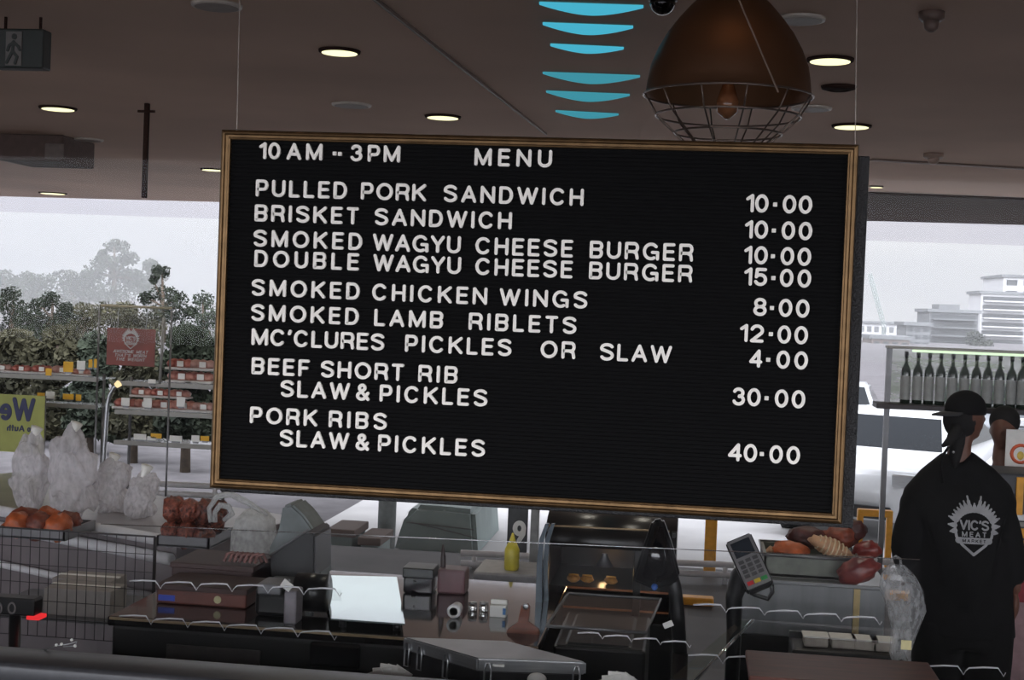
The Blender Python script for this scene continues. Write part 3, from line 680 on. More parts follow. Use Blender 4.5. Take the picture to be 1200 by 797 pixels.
# -- cars
m_carw = M('white_car_paint', (186, 188, 190), 0.25, var=.02, coat=.6); m_carglass = M('dark_car_glass', (24, 27, 30), 0.08, var=.1, spec=.2); m_tyre = M('tyre_rubber', (20, 20, 21), .8); m_red = M('red_lens', (170, 40, 34), .3, var=.1)
def car(label, cx_, Y, z0, L, W, H, mat, yaw, suv=True):
    t = thing('car', label, 'car', (cx_, Y, z0), 'cars parked outside')
    Rm = Matrix.Translation((cx_, Y, z0)) @ Matrix.Rotation(yaw, 4, 'Z')
    side = [(-L/2, .32), (-L/2, .62*H), (-L/2+.08*L, .66*H), (-.22*L, .70*H), (-.08*L, .98*H), (.12*L, H), (.34*L, .97*H), (.46*L, .70*H), (L/2, .62*H), (L/2, .32)]
    def loft(bm, prof, ws):
        rings = [[bm.verts.new(Rm @ Vector((x, s*w_, z))) for (x, z), w_ in zip(prof, ws)] for s in (-1, 1)]
        bm.faces.new(rings[0][::-1]); bm.faces.new(rings[1]); n = len(prof)
        for i in range(n): bm.faces.new((rings[0][i], rings[0][(i+1) % n], rings[1][(i+1) % n], rings[1][i]))
        bmesh.ops.recalc_face_normals(bm, faces=bm.faces[:])
    ws = [W/2*.95, W/2, W/2, W/2*.97, W/2*.78, W/2*.76, W/2*.78, W/2*.96, W/2, W/2*.95]
    bm = BM(); loft(bm, side, ws)
    bmesh.ops.bevel(bm, geom=bm.edges[:], offset=.05, segments=2, affect='EDGES'); obj('body', bm, mat, t, True)
    for nm, (xa, xb, za, zb) in (('windscreen', (-.21*L, -.085*L, .715*H, .955*H)), ('rear_window', (.455*L, .35*L, .715*H, .95*H))):
        o2 = .018 if nm == 'rear_window' else -.018
        bm = BM(); bm.faces.new([bm.verts.new(Rm @ Vector(p)) for p in ((xa+o2, -W*.44, za+.01), (xa+o2, W*.44, za+.01), (xb+o2, W*.36, zb+.01), (xb+o2, -W*.36, zb+.01))]); obj(nm, bm, m_carglass, t)
    for s in (-1, 1):
        bm = BM(); q = []
        for x, z in ((-.17*L, .72*H), (-.065*L, .94*H), (.33*L, .93*H), (.43*L, .72*H)):
            q.append(bm.verts.new(Rm @ Vector((x, s*(W/2*.97-(z/H-.7)*W*.40+.015), z))))
        bm.faces.new(q); obj('side_window', bm, m_carglass, t)
        for x in (-.32*L, .31*L):
            bm = BM(); vs = lathe(bm, (x, s*(W/2-.09), .32), [(.2, -.1), (.32, -.09), (.32, .09), (.2, .1)], 24, 'Y'); bmesh.ops.transform(bm, matrix=Rm, verts=vs)
            w_ = obj('wheel', bm, m_tyre, t, True)
            bm = BM(); vs = lathe(bm, (x, s*(W/2+.012), .32), [(.02, -.004), (.19, -.004), (.19, .004), (.02, .004)], 18, 'Y'); bmesh.ops.transform(bm, matrix=Rm, verts=vs); obj('hubcap', bm, m_steelm, w_, True)
        bm = BM(); vs = cbox(bm, (-L/2+.02, s*W*.37, .56*H), (.12, .26, .14), .02); bmesh.ops.transform(bm, matrix=Rm, verts=vs); obj('headlight', bm, m_steel, t)
        bm = BM(); vs = cbox(bm, (L/2-.02, s*W*.40, .56*H), (.12, .18, .2), .02); bmesh.ops.transform(bm, matrix=Rm, verts=vs); obj('tail_light', bm, m_red, t)
    bm = BM(); vs = cbox(bm, (-L/2, 0, .42), (.1, W*.6, .14), .02); bmesh.ops.transform(bm, matrix=Rm, verts=vs); obj('grille', bm, m_black, t)
    return t
Ycar = 12.6
c = P(1078, 540, Ycar); car('white car nearest the shop, seen between the dark panel and the person', c.x, Ycar+2.0, -.5, 4.3, 1.78, 1.42, m_carw, R(68))
c = P(1020, 520, 19); car('silver car parked behind the white one, beside the dark panel', c.x-.4, 22, -.5, 4.2, 1.75, 1.40, M('silver_car_paint', (168, 172, 174), .3, .3, var=.03, coat=.5), R(82))
c = P(1160, 520, 24); car('dark car far back behind the bottle shelf and the person', c.x, 25, -.5, 4.2, 1.75, 1.40, M('dark_car_paint', (60, 64, 68), .3, .3, var=.03, coat=.5), R(80))

# -- white railings and yellow bars outside, below the board
m_rail = M('white_painted_rail', (214, 213, 216), .4, var=.04)
m_ypaint = M('yellow_orange_paint', (226, 160, 40), .5, var=.08)
def railing(label, x0, x1, rows, Y, r, posts, cat='railing'):
    a = P((x0+x1)/2, rows[0], Y); zf = 0.0 if Y < 8 else -.5
    t = thing('railing', label, cat, (a.x, Y, zf))
    for y in rows:
        A, B = P(x0, y, Y), P(x1, y+(x1-x0)*.045, Y); bm = BM(); tube(bm, [A, B], r, 10); obj('rail', bm, m_rail, t, True)
    for x in posts:
        tp = P(x, rows[0]+(x-x0)*.045, Y); bm = BM(); tube(bm, [(tp.x, Y, zf), (tp.x, Y, tp.z)], r*.8, 10); obj('post', bm, m_rail, t, True)
    return t
railing('white three-bar railing seen through the gap under the menu board', 540, 860, (648, 660, 681), 7.4, .024, (556, 700, 850))
railing('white railing between the board and the person at the right', 1010, 1200, (657, 668), 7.2, .026, (1016, 1196))
railing('white two-bar railing at the left, behind the plastic bundles and below the meat racks', -60, 262, (556, 567), 6.6, .022, (-50, 96, 252))
Yy = 7.8
c, w, h = span(826, 606, 840, 655, Yy)
bm = BM(); box(bm, (c.x-w/2, Yy, -.5), (c.x+w/2, Yy+w, c.z+h/2+.25), .01); tag(recentre(obj('yellow_post', bm, m_ypaint)), 'yellow post standing beyond the white rails, behind the card terminal', 'post')
for x0, x1, y, lab in ((1034, 1070, 699, 'yellow bar on the floor between the steel cabinet and the person'), (796, 836, 705, 'yellow bar on the floor left of the card terminal stand')):
    A_, B_ = PZ(x0, y+4, 0), PZ(x1, y+4, 0)
    bm = BM(); box(bm, (A_.x, A_.y, 0), (B_.x, A_.y+.12, .055), .012); tag(recentre(obj('kerb_bar', bm, m_ypaint)), lab, 'bar')
c, w, h = span(1006, 598, 1046, 606, 9)
bm = BM(); box(bm, (c.x-w/2, 9, c.z-h/2), (c.x+w/2, 9.08, c.z+h/2), .01); box(bm, (c.x-w/2, 9.01, -.5), (c.x-w/2+.05, 9.07, c.z)); box(bm, (c.x+w/2-.05, 9.01, -.5), (c.x+w/2, 9.07, c.z))
tag(recentre(obj('yellow_barrier', bm, m_ypaint)), 'yellow barrier beside the lower right corner of the dark panel', 'barrier')

# -- reflected building silhouettes below the board, built as solid stack, pillar and crates
m_reflmass = M('grey_green_reflection', (128, 140, 138), .7, var=.12, scale=3, bump=.3)
Yt = 10.5
t = thing('reflected_building', 'grey-green mass built for a reflected building, below the board and left of the railing', 'building shape', (P(510, 700, Yt).x, Yt+.8, -.5))
bm = BM(); zb = -.5
top = [P(x, y, Yt) for x, y in ((463, 637), (474, 604), (486, 592), (520, 594), (556, 598), (560, 690))]
prism(bm, [(top[0].x-.02, zb)]+[(p.x, p.z) for p in top[:-1]]+[(top[-2].x+.05, zb)], Yt, Yt+1.6)
bmesh.ops.bevel(bm, geom=bm.edges[:], offset=.05, segments=2, affect='EDGES'); obj('building_mass', bm, m_reflmass, t)
bm = BM()
for f in (.3, .6): 
    A = P(470+f*20, 612, Yt-.01); B = P(556, 612+f*30, Yt-.01); tube(bm, [A, B], .006, 6)
obj('surface_line', bm, m_steelm, t)
c, w, h = span(440, 588, 462, 640, 9.6)
bm = BM(); lathe(bm, (c.x, 9.6+w/2, -.5), [(w*.5, 0), (w*.5, c.z+h/2+.75), (w*.46, c.z+h/2+.9)], 24)
tag(recentre(obj('reflected_tower', bm, M('reflected_tower_grey', (134, 140, 140), .7, var=.08), None, True)), 'round grey pillar built for a reflected tower, under the board', 'pillar')
for i, (x0, y0, x1, y1, lab) in enumerate(((384, 622, 414, 660, 'grey-brown crate on the pale slab, left of the round pillar'), (421, 632, 444, 660, 'low grey crate beside the round pillar'))):
    c, w, h = span(x0, y0, x1, y1, 8.8); bm = BM(); box(bm, (c.x-w/2, 8.8, -.5), (c.x+w/2, 9.3, c.z+h/2), .03)
    t = thing('crate', lab, 'crate', (c.x, 9.05, -.5)); obj('body', bm, m_reflmass, t)
    bm = BM(); box(bm, (c.x-w/2-.02, 8.78, c.z+h/2-.05), (c.x+w/2+.02, 9.32, c.z+h/2+.02), .01); obj('lid', bm, m_bbrown, t)
#__PART2__
# ================================================================== COUNTERS AND WHAT STANDS ON THEM
m_top = M('dark_polished_counter', (26, 24, 25), 0.10, var=.15, coat=.4)
m_cblack = M('black_counter_front', (13, 13, 14), .4, var=.2)
m_trimtan = M('tan_edge_trim', (168, 146, 116), .3, .5, var=.08)
YC0 = 0.85
zC = P(300, 733, YC0).z
xc0, xc1 = P(131, 735, YC0).x, P(478, 742, YC0).x
xcr = P(650, 735, 1.45).x
t = thing('service_counter', 'black service counter with a tan edge trim, lower left behind the glass', 'counter', ((xc0+xc1)/2, 1.3, 0))
bm = BM(); box(bm, (xc0, YC0, 0), (xcr, 1.75, zC-.03), .01); obj('body', bm, m_cblack, t)
bm = BM(); box(bm, (xc0-.01, YC0-.015, zC-.03), (xcr+.01, 1.77, zC), .006); obj('worktop', bm, m_top, t)
bm = BM(); box(bm, (xc0, YC0-.022, zC-.008), (xcr+.01, YC0-.014, zC-.001)); obj('edge_trim', bm, m_trimtan, t)
bm = BM(); c, w, h = span(190, 757, 310, 800, YC0); box(bm, (c.x-w/2, YC0-.01, c.z-h/2), (c.x+w/2, YC0, c.z+h/2), .004); obj('front_panel', bm, M('smoked_panel', (62, 58, 56), .3), t, label='dull grey lower front panel')
bm = BM(); c, w, h = span(362, 752, 425, 782, YC0); box(bm, (c.x-w/2, YC0-.02, c.z-h/2), (c.x+w/2, YC0, c.z+h/2), .012); obj('drawer', bm, m_blackgl, t)
on = lambda x, y: PZ(x, y, zC)        # a spot on the counter top

# bench top gleam: polished sheet tilted on feet to mirror the sky
m_aqua = M('pale_aqua_board', (228, 244, 243), .3, var=.05, scale=5)
q = [PZ(372, 738, zC+.03), PZ(466, 740, zC+.03), PZ(465, 676, zC+.006), PZ(378, 674, zC+.006)]
for v in q: v.y = min(max(v.y, YC0+.03), 1.74)
bm = BM(); a = [bm.verts.new(v) for v in q]; b = [bm.verts.new(v-Vector((0, 0, .005))) for v in q]
bm.faces.new(a); bm.faces.new(b[::-1])
for i in range(4): bm.faces.new((a[i], b[i], b[(i+1) % 4], a[(i+1) % 4]))
bmesh.ops.recalc_face_normals(bm, faces=bm.faces[:])
t = thing('steel_sheet', 'bright polished sheet lying slightly propped on the black counter, mirroring the pale sky', 'sheet', (q[0].x+.15, 1.3, zC))
obj('sheet', bm, M('polished_aqua_steel', (226, 244, 243), .07, .85, var=.03, scale=5), t)
for v in (q[0]+Vector((.03, .03, 0)), q[1]+Vector((-.03, .03, 0))):
    bm = BM(); lathe(bm, (v.x, v.y, zC), [(.012, 0), (.012, v.z-zC-.007)], 12); obj('foot', bm, m_black, t, True)

# stacked brown boxes with a blue label
m_bbox = M('red_brown_carton', (96, 52, 44), .5, var=.15, scale=10); m_bboxd = M('dark_brown_carton', (58, 36, 34), .5, var=.15, scale=10)
def crate_box(label, x0, y0, x1, y1, Y, depth, mat, z0=None):
    c, w, h = span(x0, y0, x1, y1, Y); z0 = zC+.001 if z0 is None else z0; z1 = c.z+h/2
    t = thing('carton', label, 'carton', (c.x, Y+depth/2, z0), 'brown cartons on the counter')
    bm = BM(); box(bm, (c.x-w/2, Y, z0), (c.x+w/2, Y+depth, z1), .006); obj('body', bm, mat, t)
    bm = BM(); box(bm, (c.x-w/2-.004, Y-.004, z1-.015), (c.x+w/2+.004, Y+depth+.004, z1+.003), .003); obj('lid', bm, m_bboxd, t)
    return t, z1
t, zb1 = crate_box('red-brown carton with a blue label and a round sticker, on the black counter', 178, 688, 293, 716, 1.05, .20, m_bbox)
c, w, h = span(185, 697, 206, 704, 1.05); bm = BM(); box(bm, (c.x-w/2, 1.047, c.z-h/2), (c.x+w/2, 1.05, c.z+h/2)); obj('blue_label', bm, M('blue_label', (38, 66, 170), .5), t)
p = P(255, 703, 1.05); bm = BM(); lathe(bm, (p.x, 1.049, p.z), [(4.5/PPM(1.05), -.002), (4.5/PPM(1.3), .001)], 20, 'Y'); obj('round_sticker', bm, M('pale_sticker', (176, 170, 130), .5), t)
t, zb2 = crate_box('darker brown carton stacked behind the labelled one on the counter', 196, 662, 300, 690, 1.30, .26, m_bboxd)
# rolled twisted cords on top
Ycb = 1.36
t = thing('cord_bundle', 'twisted striped cord bundle resting on the brown cartons', 'cord', (P(288, 650, Ycb).x, Ycb, zb2+.003))
mcord = M('striped_cord', (126, 88, 84), .8, var=.4, scale=40); bm = BM()
for i in range(7):
    x = 270+i*6; p = P(x, 652-i*1.0, Ycb); tube(bm, [(p.x-.012, Ycb-.03, zb2+.010), (p.x-.004, Ycb-.025, zb2+.035), (p.x+.01, Ycb-.01, zb2+.04), (p.x+.022, Ycb, zb2+.010)], .006, 6)
obj('coils', bm, mcord, t, True)

# label printer
Yp = 0.97
t = thing('label_printer', 'black and grey label printer on the counter, right of the brown cartons', 'printer', (P(325, 700, Yp).x, Yp+.1, zC))
c, w, h = span(296, 682, 352, 724, Yp)
bm = BM(); box(bm, (c.x-w/2, Yp, zC), (c.x+w/2*.6, Yp+.2, c.z+h*.35), .015); obj('body', bm, m_black, t)
bm = BM(); c2, w2, h2 = span(300, 684, 330, 698, Yp-.01); box(bm, (c2.x-w2/2, Yp-.012, c2.z-h2/2), (c2.x+w2/2, Yp+.1, c2.z+h2/2), .006); obj('front_cover', bm, m_steelm, t)
bm = BM(); c2, w2, h2 = span(334, 690, 350, 728, Yp-.06); box(bm, (c2.x-w2/2, Yp-.08, zC), (c2.x+w2/2, Yp-.005, c2.z+h2/2), .006); obj('paper_bin', bm, M('bin_grey', (128, 122, 128), .4), t)
c2 = P(336, 686, Yp-.08); bm = BM(); cbox(bm, c2, (.034, .003, .026), 0, Matrix.Rotation(R(35), 3, 'Y')); obj('label', bm, m_paper, t)
bm = BM(); pp = P(358, 700, Yp); lathe(bm, (pp.x, Yp+.08, pp.z), [(.012, -.05), (.06, -.05), (.06, .05), (.012, .05)], 24, 'X'); obj('label_roll', bm, m_black, t, True)

# tilted touch screen, dark, behind the boxes
Yt = 1.40
pts = [(316, 652), (362, 622), (369, 628), (369, 676), (318, 687)]
t = thing('tilted_screen', 'dark tilted touch screen standing behind the label printer', 'screen', (P(343, 680, Yt).x, Yt, zC))
bm = BM(); prism_px(bm, pts, Yt, .22); bmesh.ops.bevel(bm, geom=bm.edges[:], offset=.006, segments=2, affect='EDGES'); obj('housing', bm, m_black, t)
bm = BM(); tube(bm, [P(316, 651, Yt-.004), P(361, 621, Yt-.004)], .004, 8); obj('bezel', bm, m_steelm, t, True)
c, w, h = span(325, 684, 362, 730, Yt+.05); bm = BM(); box(bm, (c.x-w*.3, Yt+.05, zC), (c.x+w*.3, Yt+.2, c.z+h*.5), .01); obj('stand', bm, m_black, t)
# grey paper hood above it
pts = [(331, 593), (342, 591), (356, 604), (357, 618), (328, 621)]
Yh = 1.58
t = thing('paper_bag', 'grey crumpled paper bag standing up behind the tilted screen', 'bag', (P(343, 640, Yh).x, Yh+.07, zC))
bm = BM(); prism_px(bm, [(318, 730), (314, 645), (326, 622)]+pts[:3]+[(370, 624), (374, 645), (374, 730)], Yh, .16)
for v in bm.verts: v.co.z = max(v.co.z, zC)
bmesh.ops.bevel(bm, geom=bm.edges[:], offset=.008, segments=2, affect='EDGES'); obj('bag_body', bm, M('grey_bag_paper', (120, 126, 126), .7, var=.15, scale=12, bump=.4), t)

# white plastic carrier bag with looped handles
Yb = 2.12
m_bagw = film('white_bag_film', (214, 216, 216), .62)
t = thing('carrier_bag', 'translucent white carrier bag with looped handles, under the lower left corner of the board', 'bag', (P(285, 640, Yb).x, Yb+.08, 0.9))
bm = BM(); c0 = P(290, 640, Yb); kb = 1/PPM(Yb)
lathe(bm, (c0.x, Yb+.1, P(290, 668, Yb).z), [(26*kb, 0), (30*kb, 12*kb), (29*kb, 40*kb), (24*kb, 58*kb), (14*kb, 70*kb)], 24, sy=.7)
for v in bm.verts: v.co += Vector((noise.noise(v.co*16)*.018, noise.noise(v.co*16+Vector((9, 0, 0)))*.018, 0))
obj('bag_body', bm, m_bagw, t, True)
for pl in ([(247, 612), (245, 596), (254, 582), (270, 579), (292, 590), (314, 604)], [(252, 612), (252, 600), (258, 592), (268, 594), (272, 602), (262, 610)]):
    bm = BM(); tube(bm, [P(x, y, Yb-.01) for x, y in pl], [.010]*2+[.013]*(len(pl)-3)+[.008], 8); obj('handle', bm, m_bagw, t, True)
# stool of crates holding the bag
c, w, h = span(258, 668, 322, 700, Yb); zt = P(290, 668, Yb).z
bm = BM(); box(bm, (c.x-w/2, Yb-.02, 0), (c.x+w/2, Yb+.25, zt-.001), .015); tag(recentre(obj('storage_bin', bm, M('dark_bin', (52, 44, 44), .5))), 'dark storage bin under the translucent carrier bag', 'bin')

# canisters with knives
Yk = 1.45
m_can = M('smoky_canister', (44, 38, 42), .18, var=.25, coat=.4); m_pink = M('dusty_pink_tin', (108, 76, 80), .4, var=.2, scale=14)
def canister(label, x0, y0, x1, mat, Y, lid=None, rnd=False, name='canister'):
    k = 1/PPM(Y); c = P((x0+x1)/2, y0, Y); w = (x1-x0)*k; 
    t = thing(name, label, 'canister', (c.x, Y+w/2, zC), 'canisters on the counter')
    bm = BM()
    if rnd: lathe(bm, (c.x, Y+w/2, zC), [(w*.42, 0), (w*.46, .01), (w*.5, c.z-zC-.01), (w*.48, c.z-zC)], 24)
    else: box(bm, (c.x-w/2, Y, zC), (c.x+w/2, Y+w, c.z), .008)
    obj('body', bm, mat, t, rnd)
    if lid:
        bm = BM()
        if rnd: lathe(bm, (c.x, Y+w/2, c.z), [(w*.53, -.03), (w*.53, .004), (w*.3, .01)], 24)
        else: box(bm, (c.x-w*.53, Y-.004, c.z-.03), (c.x+w*.53, Y+w+.004, c.z+.006), .004)
        obj('lid', bm, lid, t, rnd)
    return t
canister('smoky square canister with a black lid, right of the pale board', 472, 668, 508, m_can, Yk, m_black)
canister('dusty pink tin beside the smoky canister on the counter', 512, 668, 546, m_pink, Yk+.03, None)
t = thing('knife', 'knife with its dark handle upright, standing in the dusty pink tin', 'knife', P(519, 668, Yk+.08))
bm = BM(); pp = P(519, 668, Yk+.08); tube(bm, [pp+Vector((0, 0, -.05)), pp, P(519.5, 652, Yk+.08), P(519, 638, Yk+.08)], [.008, .010, .009, .003], 8); obj('handle', bm, M('knife_handle', (50, 38, 36), .5), t, True)
bm = BM(); box(bm, (pp.x-.002, pp.y-.012, zC+.01), (pp.x+.002, pp.y+.012, pp.z-.03)); obj('blade', bm, m_steel, t)
Yj = 1.12
k = 1/PPM(Yj)
t = thing('cup', 'white cup lying with its round base towards the glass, in front of the pink tin', 'cup', (P(531, 735, Yj).x, Yj, zC))
bm = BM(); c = P(531, 734, Yj); c.z = zC+8.5*k; lathe(bm, c, [(7.6*k, 0), (8.5*k, .004), (6.5*k, .07), (6.1*k, .07), (7.6*k, .01)], 24, 'Y'); obj('cup_body', bm, m_white, t, True)
bm = BM(); lathe(bm, c, [(6*k, -.001), (6.5*k, -.003), (5.5*k, -.003), (5*k, -.001)], 24, 'Y'); obj('foot_ring', bm, m_paper, t, True)
for x, lab in ((553, 'clear glass jar, left one of the pair by the carton'), (566, 'clear glass jar, right one of the pair, touching the carton side')):
    t = thing('glass_jar', lab, 'jar', (P(x, 735, Yj+.12).x, Yj+.12, zC), 'glass jars on the counter'); kk = 1/PPM(Yj+.12); c = Vector((P(x, 735, Yj+.12).x, Yj+.12, zC)); hh = P(x, 706, Yj+.12).z-zC
    bm = BM(); lathe(bm, c, [(5.4*kk, 0), (5.8*kk, .006), (5.8*kk, hh*.75), (4.6*kk, hh*.88)], 20, cap=False); obj('jar_body', bm, m_edge, t, True)
    bm = BM(); lathe(bm, c, [(5.0*kk, hh*.86), (5.0*kk, hh), (2*kk, hh+.002)], 20); obj('lid', bm, m_steel, t, True)
c, w, h = span(573, 704, 593, 745, Yj+.06)
t = thing('drink_carton', 'white carton with blue edges, right of the glass jars', 'carton', (c.x, Yj+.1, zC))
bm = BM(); box(bm, (c.x-w/2, Yj+.06, zC), (c.x+w/2, Yj+.06+w, c.z+h*.36), .003); obj('carton_body', bm, m_paper, t)
bm = BM(); prism(bm, [(c.x-w/2, 0), (c.x+w/2, 0), (c.x, 0)], 0, 0) if False else box(bm, (c.x-w/2, Yj+.06+w*.4, c.z+h*.36), (c.x+w/2, Yj+.06+w*.6, c.z+h*.5), .003); obj('gable_top', bm, m_paper, t)
bm = BM(); box(bm, (c.x+w*.30, Yj+.057, zC+.01), (c.x+w*.48, Yj+.06, c.z+h*.3)); obj('blue_band', bm, M('blue_band', (70, 120, 176), .5), t)

# brown paddle board with a neck
Yq = 0.98
m_wood = M('red_brown_wood', (112, 58, 36), .5, var=.25, scale=12, stretch=(1, 1, 8))
t = thing('paddle_board', 'red-brown wooden paddle with a short neck, leaning before the black warming cabinet', 'paddle', (P(612, 750, Yq).x, Yq, zC))
bm = BM(); prism_px(bm, [(593, 752), (595, 738), (607, 729), (609, 718), (611, 710), (618, 708), (621, 712), (619, 729), (631, 738), (632, 754)], Yq, .016)
for v in bm.verts: v.co.z = max(v.co.z, zC)
obj('blade', bm, m_wood, t)
bm = BM(); c = P(616, 711, Yq-.002); lathe(bm, c, [(.004, -.002), (.009, -.002), (.009, .004), (.004, .004)], 16, 'Y'); obj('hanging_ring', bm, m_steel, t, True)

# black warming cabinet with lit shelves
Yw = 2.06
c, w, h = span(636, 606, 792, 722, Yw)
zW0 = P(700, 726, Yw).z; x0, x1, zt = c.x-w/2, c.x+w/2, P(700, 607, Yw).z
t = thing('warming_cabinet', 'black warming cabinet with curved hood and orange-lit shelves, right of the steel guard', 'warming cabinet', (c.x, Yw+.3, 0))
m_cab = M('cabinet_black_enamel', (20, 18, 17), .3, var=.2)
bm = BM(); box(bm, (x0, Yw+.5, zW0), (x1, Yw+.54, zt)); obj('back_panel', bm, m_cab, t)
for xs in (x0, x1-.02):
    bm = BM(); box(bm, (xs, Yw+.02, zW0), (xs+.02, Yw+.5, zt-.04), .003); obj('side_panel', bm, m_cab, t)
bm = BM(); n = 8
pr = [(Yw+.54, zt), (Yw+.16, zt)]+[(Yw+.16-.15*math.sin(R(90*i/n)), zt-.10*(1-math.cos(R(90*i/n)))) for i in range(1, n+1)]
va = [bm.verts.new((x0, y, z)) for y, z in pr]; vb = [bm.verts.new((x1, y, z)) for y, z in pr]; vc = [bm.verts.new((x0, y, z-.018)) for y, z in pr]; vd = [bm.verts.new((x1, y, z-.018)) for y, z in pr]
for i in range(len(pr)-1):
    bm.faces.new((va[i], va[i+1], vb[i+1], vb[i])); bm.faces.new((vc[i], vd[i], vd[i+1], vc[i+1]))
    bm.faces.new((va[i], vc[i], vc[i+1], va[i+1])); bm.faces.new((vb[i], vb[i+1], vd[i+1], vd[i]))
bm.faces.new((va[-1], vc[-1], vd[-1], vb[-1])); bm.faces.new((va[0], vb[0], vd[0], vc[0]))
obj('hood', bm, m_cab, t, True)
bm = BM(); a, b = P(641, 616, Yw+.01), P(785, 623, Yw+.01); tube(bm, [a, b], .004, 8); obj('hood_trim', bm, m_trimtan, t, True)
m_heat = M('shelf_edge_orange_light', (128, 82, 50), .4, var=.15, emit=(255, 140, 50), estr=.02)  # orange light on the shelf edges put into colour and faint glow
for y in (684, 707):
    a = P(641, y, Yw+.05); bm = BM(); box(bm, (x0+.02, Yw+.05, a.z-.010), (x1-.02, Yw+.5, a.z-.004)); sh = obj('shelf', bm, m_cab, t)
    bm = BM(); box(bm, (x0+.02, Yw+.043, a.z-.011), (x1-.02, Yw+.05, a.z-.003)); obj('shelf_edge', bm, m_heat, sh)
    if y == 684:
        zs1 = a.z-.004
m_crust = M('baked_crust', (196, 140, 70), .6, var=.25, scale=30)
for i, (x, lab) in enumerate(((672, 'golden pastry at the left of the upper lit shelf'), (688, 'golden pastry in the middle of the upper lit shelf'), (716, 'brightest golden pastry under the heat lamp on the upper shelf'))):
    t2 = thing('pastry', lab, 'pastry', (P(x, 684, Yw+.14).x, Yw+.14, zs1), 'pastries in the warming cabinet')
    bm = BM(); blob(bm, (P(x, 684, Yw+.14).x, Yw+.14, zs1+.014), (.026, .03, .015), .2, 2, i); obj('crust', bm, m_crust, t2, True)
    bm = BM(); tube(bm, [(P(x, 684, Yw+.14).x-.018, Yw+.14, zs1+.028), (P(x, 684, Yw+.14).x, Yw+.13, zs1+.031), (P(x, 684, Yw+.14).x+.018, Yw+.14, zs1+.028)], .004, 6); obj('glazed_twist', bm, M('glaze', (224, 170, 84), .3), t2, True)
ld = bpy.data.lights.new('heat_lamp_beam', 'POINT'); ld.energy = .14; ld.color = (1, .62, .3); ld.shadow_soft_size = .02
lo_ = bpy.data.objects.new('heat_lamp_beam', ld); COL.objects.link(lo_); lo_.location = (P(708, 668, Yw+.2).x-t.location.x, -.1, P(708, 672, Yw+.2).z); lo_.parent = t
bm = BM(); pp = P(708, 668, Yw+.2); lathe(bm, (pp.x, Yw+.2, pp.z+.015), [(.035, 0), (.012, .04), (.012, .05)], 18, cap=False); obj('heat_lamp', bm, m_steelm, t, True)
bm = BM(); box(bm, (x0, Yw+.0, 0), (x1, Yw+.54, zW0), .01); obj('plinth', bm, m_cblack, t)
bm = BM(); box(bm, (x1-.16, Yw+.04, zW0), (x1-.13, Yw+.10, zt-.06), .004); obj('centre_post', bm, m_cab, t)
# curved steel side guard left of the cabinet
Yg = 1.45
t = thing('steel_guard', 'curved grey steel guard standing at the left side of the warming cabinet', 'guard', (P(641, 740, Yg).x, Yg, zC))
m_guard = M('blue_grey_steel', (74, 82, 88), .3, .7, var=.1, scale=5)
for i, (dx, nm) in enumerate(((0, 'guard_sheet'), (7, 'guard_sheet'))):
    bm = BM(); prism_px(bm, [(626+dx, 745), (629+dx, 660), (632+dx, 632), (639+dx, 614), (643+dx, 614), (637+dx, 634), (635+dx, 660), (634+dx, 745)], Yg+.03*i, .02)
    for v in bm.verts: v.co.z = max(v.co.z, zC)
    obj(nm, bm, m_guard, t)

# till screen seen from behind, black, on its pole
Ym = 1.0
t = thing('till_screen', 'black till screen seen from behind on a slim pole, right end of the warming cabinet', 'till screen', (P(800, 797, Ym).x, Ym, 0))
bm = BM(); prism_px(bm, [(764, 611), (777, 609), (788, 640), (797, 676), (790, 686), (765, 691), (741, 681), (752, 646)], Ym, .05); bmesh.ops.bevel(bm, geom=bm.edges[:], offset=.008, segments=3, affect='EDGES'); obj('screen_back', bm, m_black, t, True)
bm = BM(); prism_px(bm, [(768, 618), (776, 618), (790, 674), (772, 684), (752, 677)], Ym-.03, .035); bmesh.ops.bevel(bm, geom=bm.edges[:], offset=.006, segments=2, affect='EDGES'); obj('rear_cover', bm, m_blackgl, t, True)
bm = BM(); p0 = P(791, 690, Ym+.05); tube(bm, [P(784, 664, Ym+.04), p0, P(794, 720, Ym+.05), P(797, 770, Ym+.05), (P(797, 770, Ym+.05).x, Ym+.05, 1.0)], .022, 12); obj('pole', bm, m_black, t, True)
bm = BM(); q0 = P(797, 770, Ym+.05); lathe(bm, (q0.x, Ym+.05, 0.0), [(.08, 0), (.08, .02), (.03, .05), (.024, 1.0)], 24); obj('base', bm, m_black, t, True)
bm = BM(); p = P(767, 688, Ym-.005); lathe(bm, p, [(.008, -.006), (.010, .0), (.010, .02)], 16, 'Y'); obj('blue_socket', bm, M('blue_plastic', (40, 80, 150), .4), t, True)
c, w, h = span(776, 727, 792, 738, Ym-.02)
bm = BM(); cbox(bm, P(783, 732, Ym-.02), (.030, .002, .018), 0, Matrix.Rotation(R(-25), 3, 'Y')); tg = obj('tag', bm, m_paper, t, label='small white tag hanging on the pole')

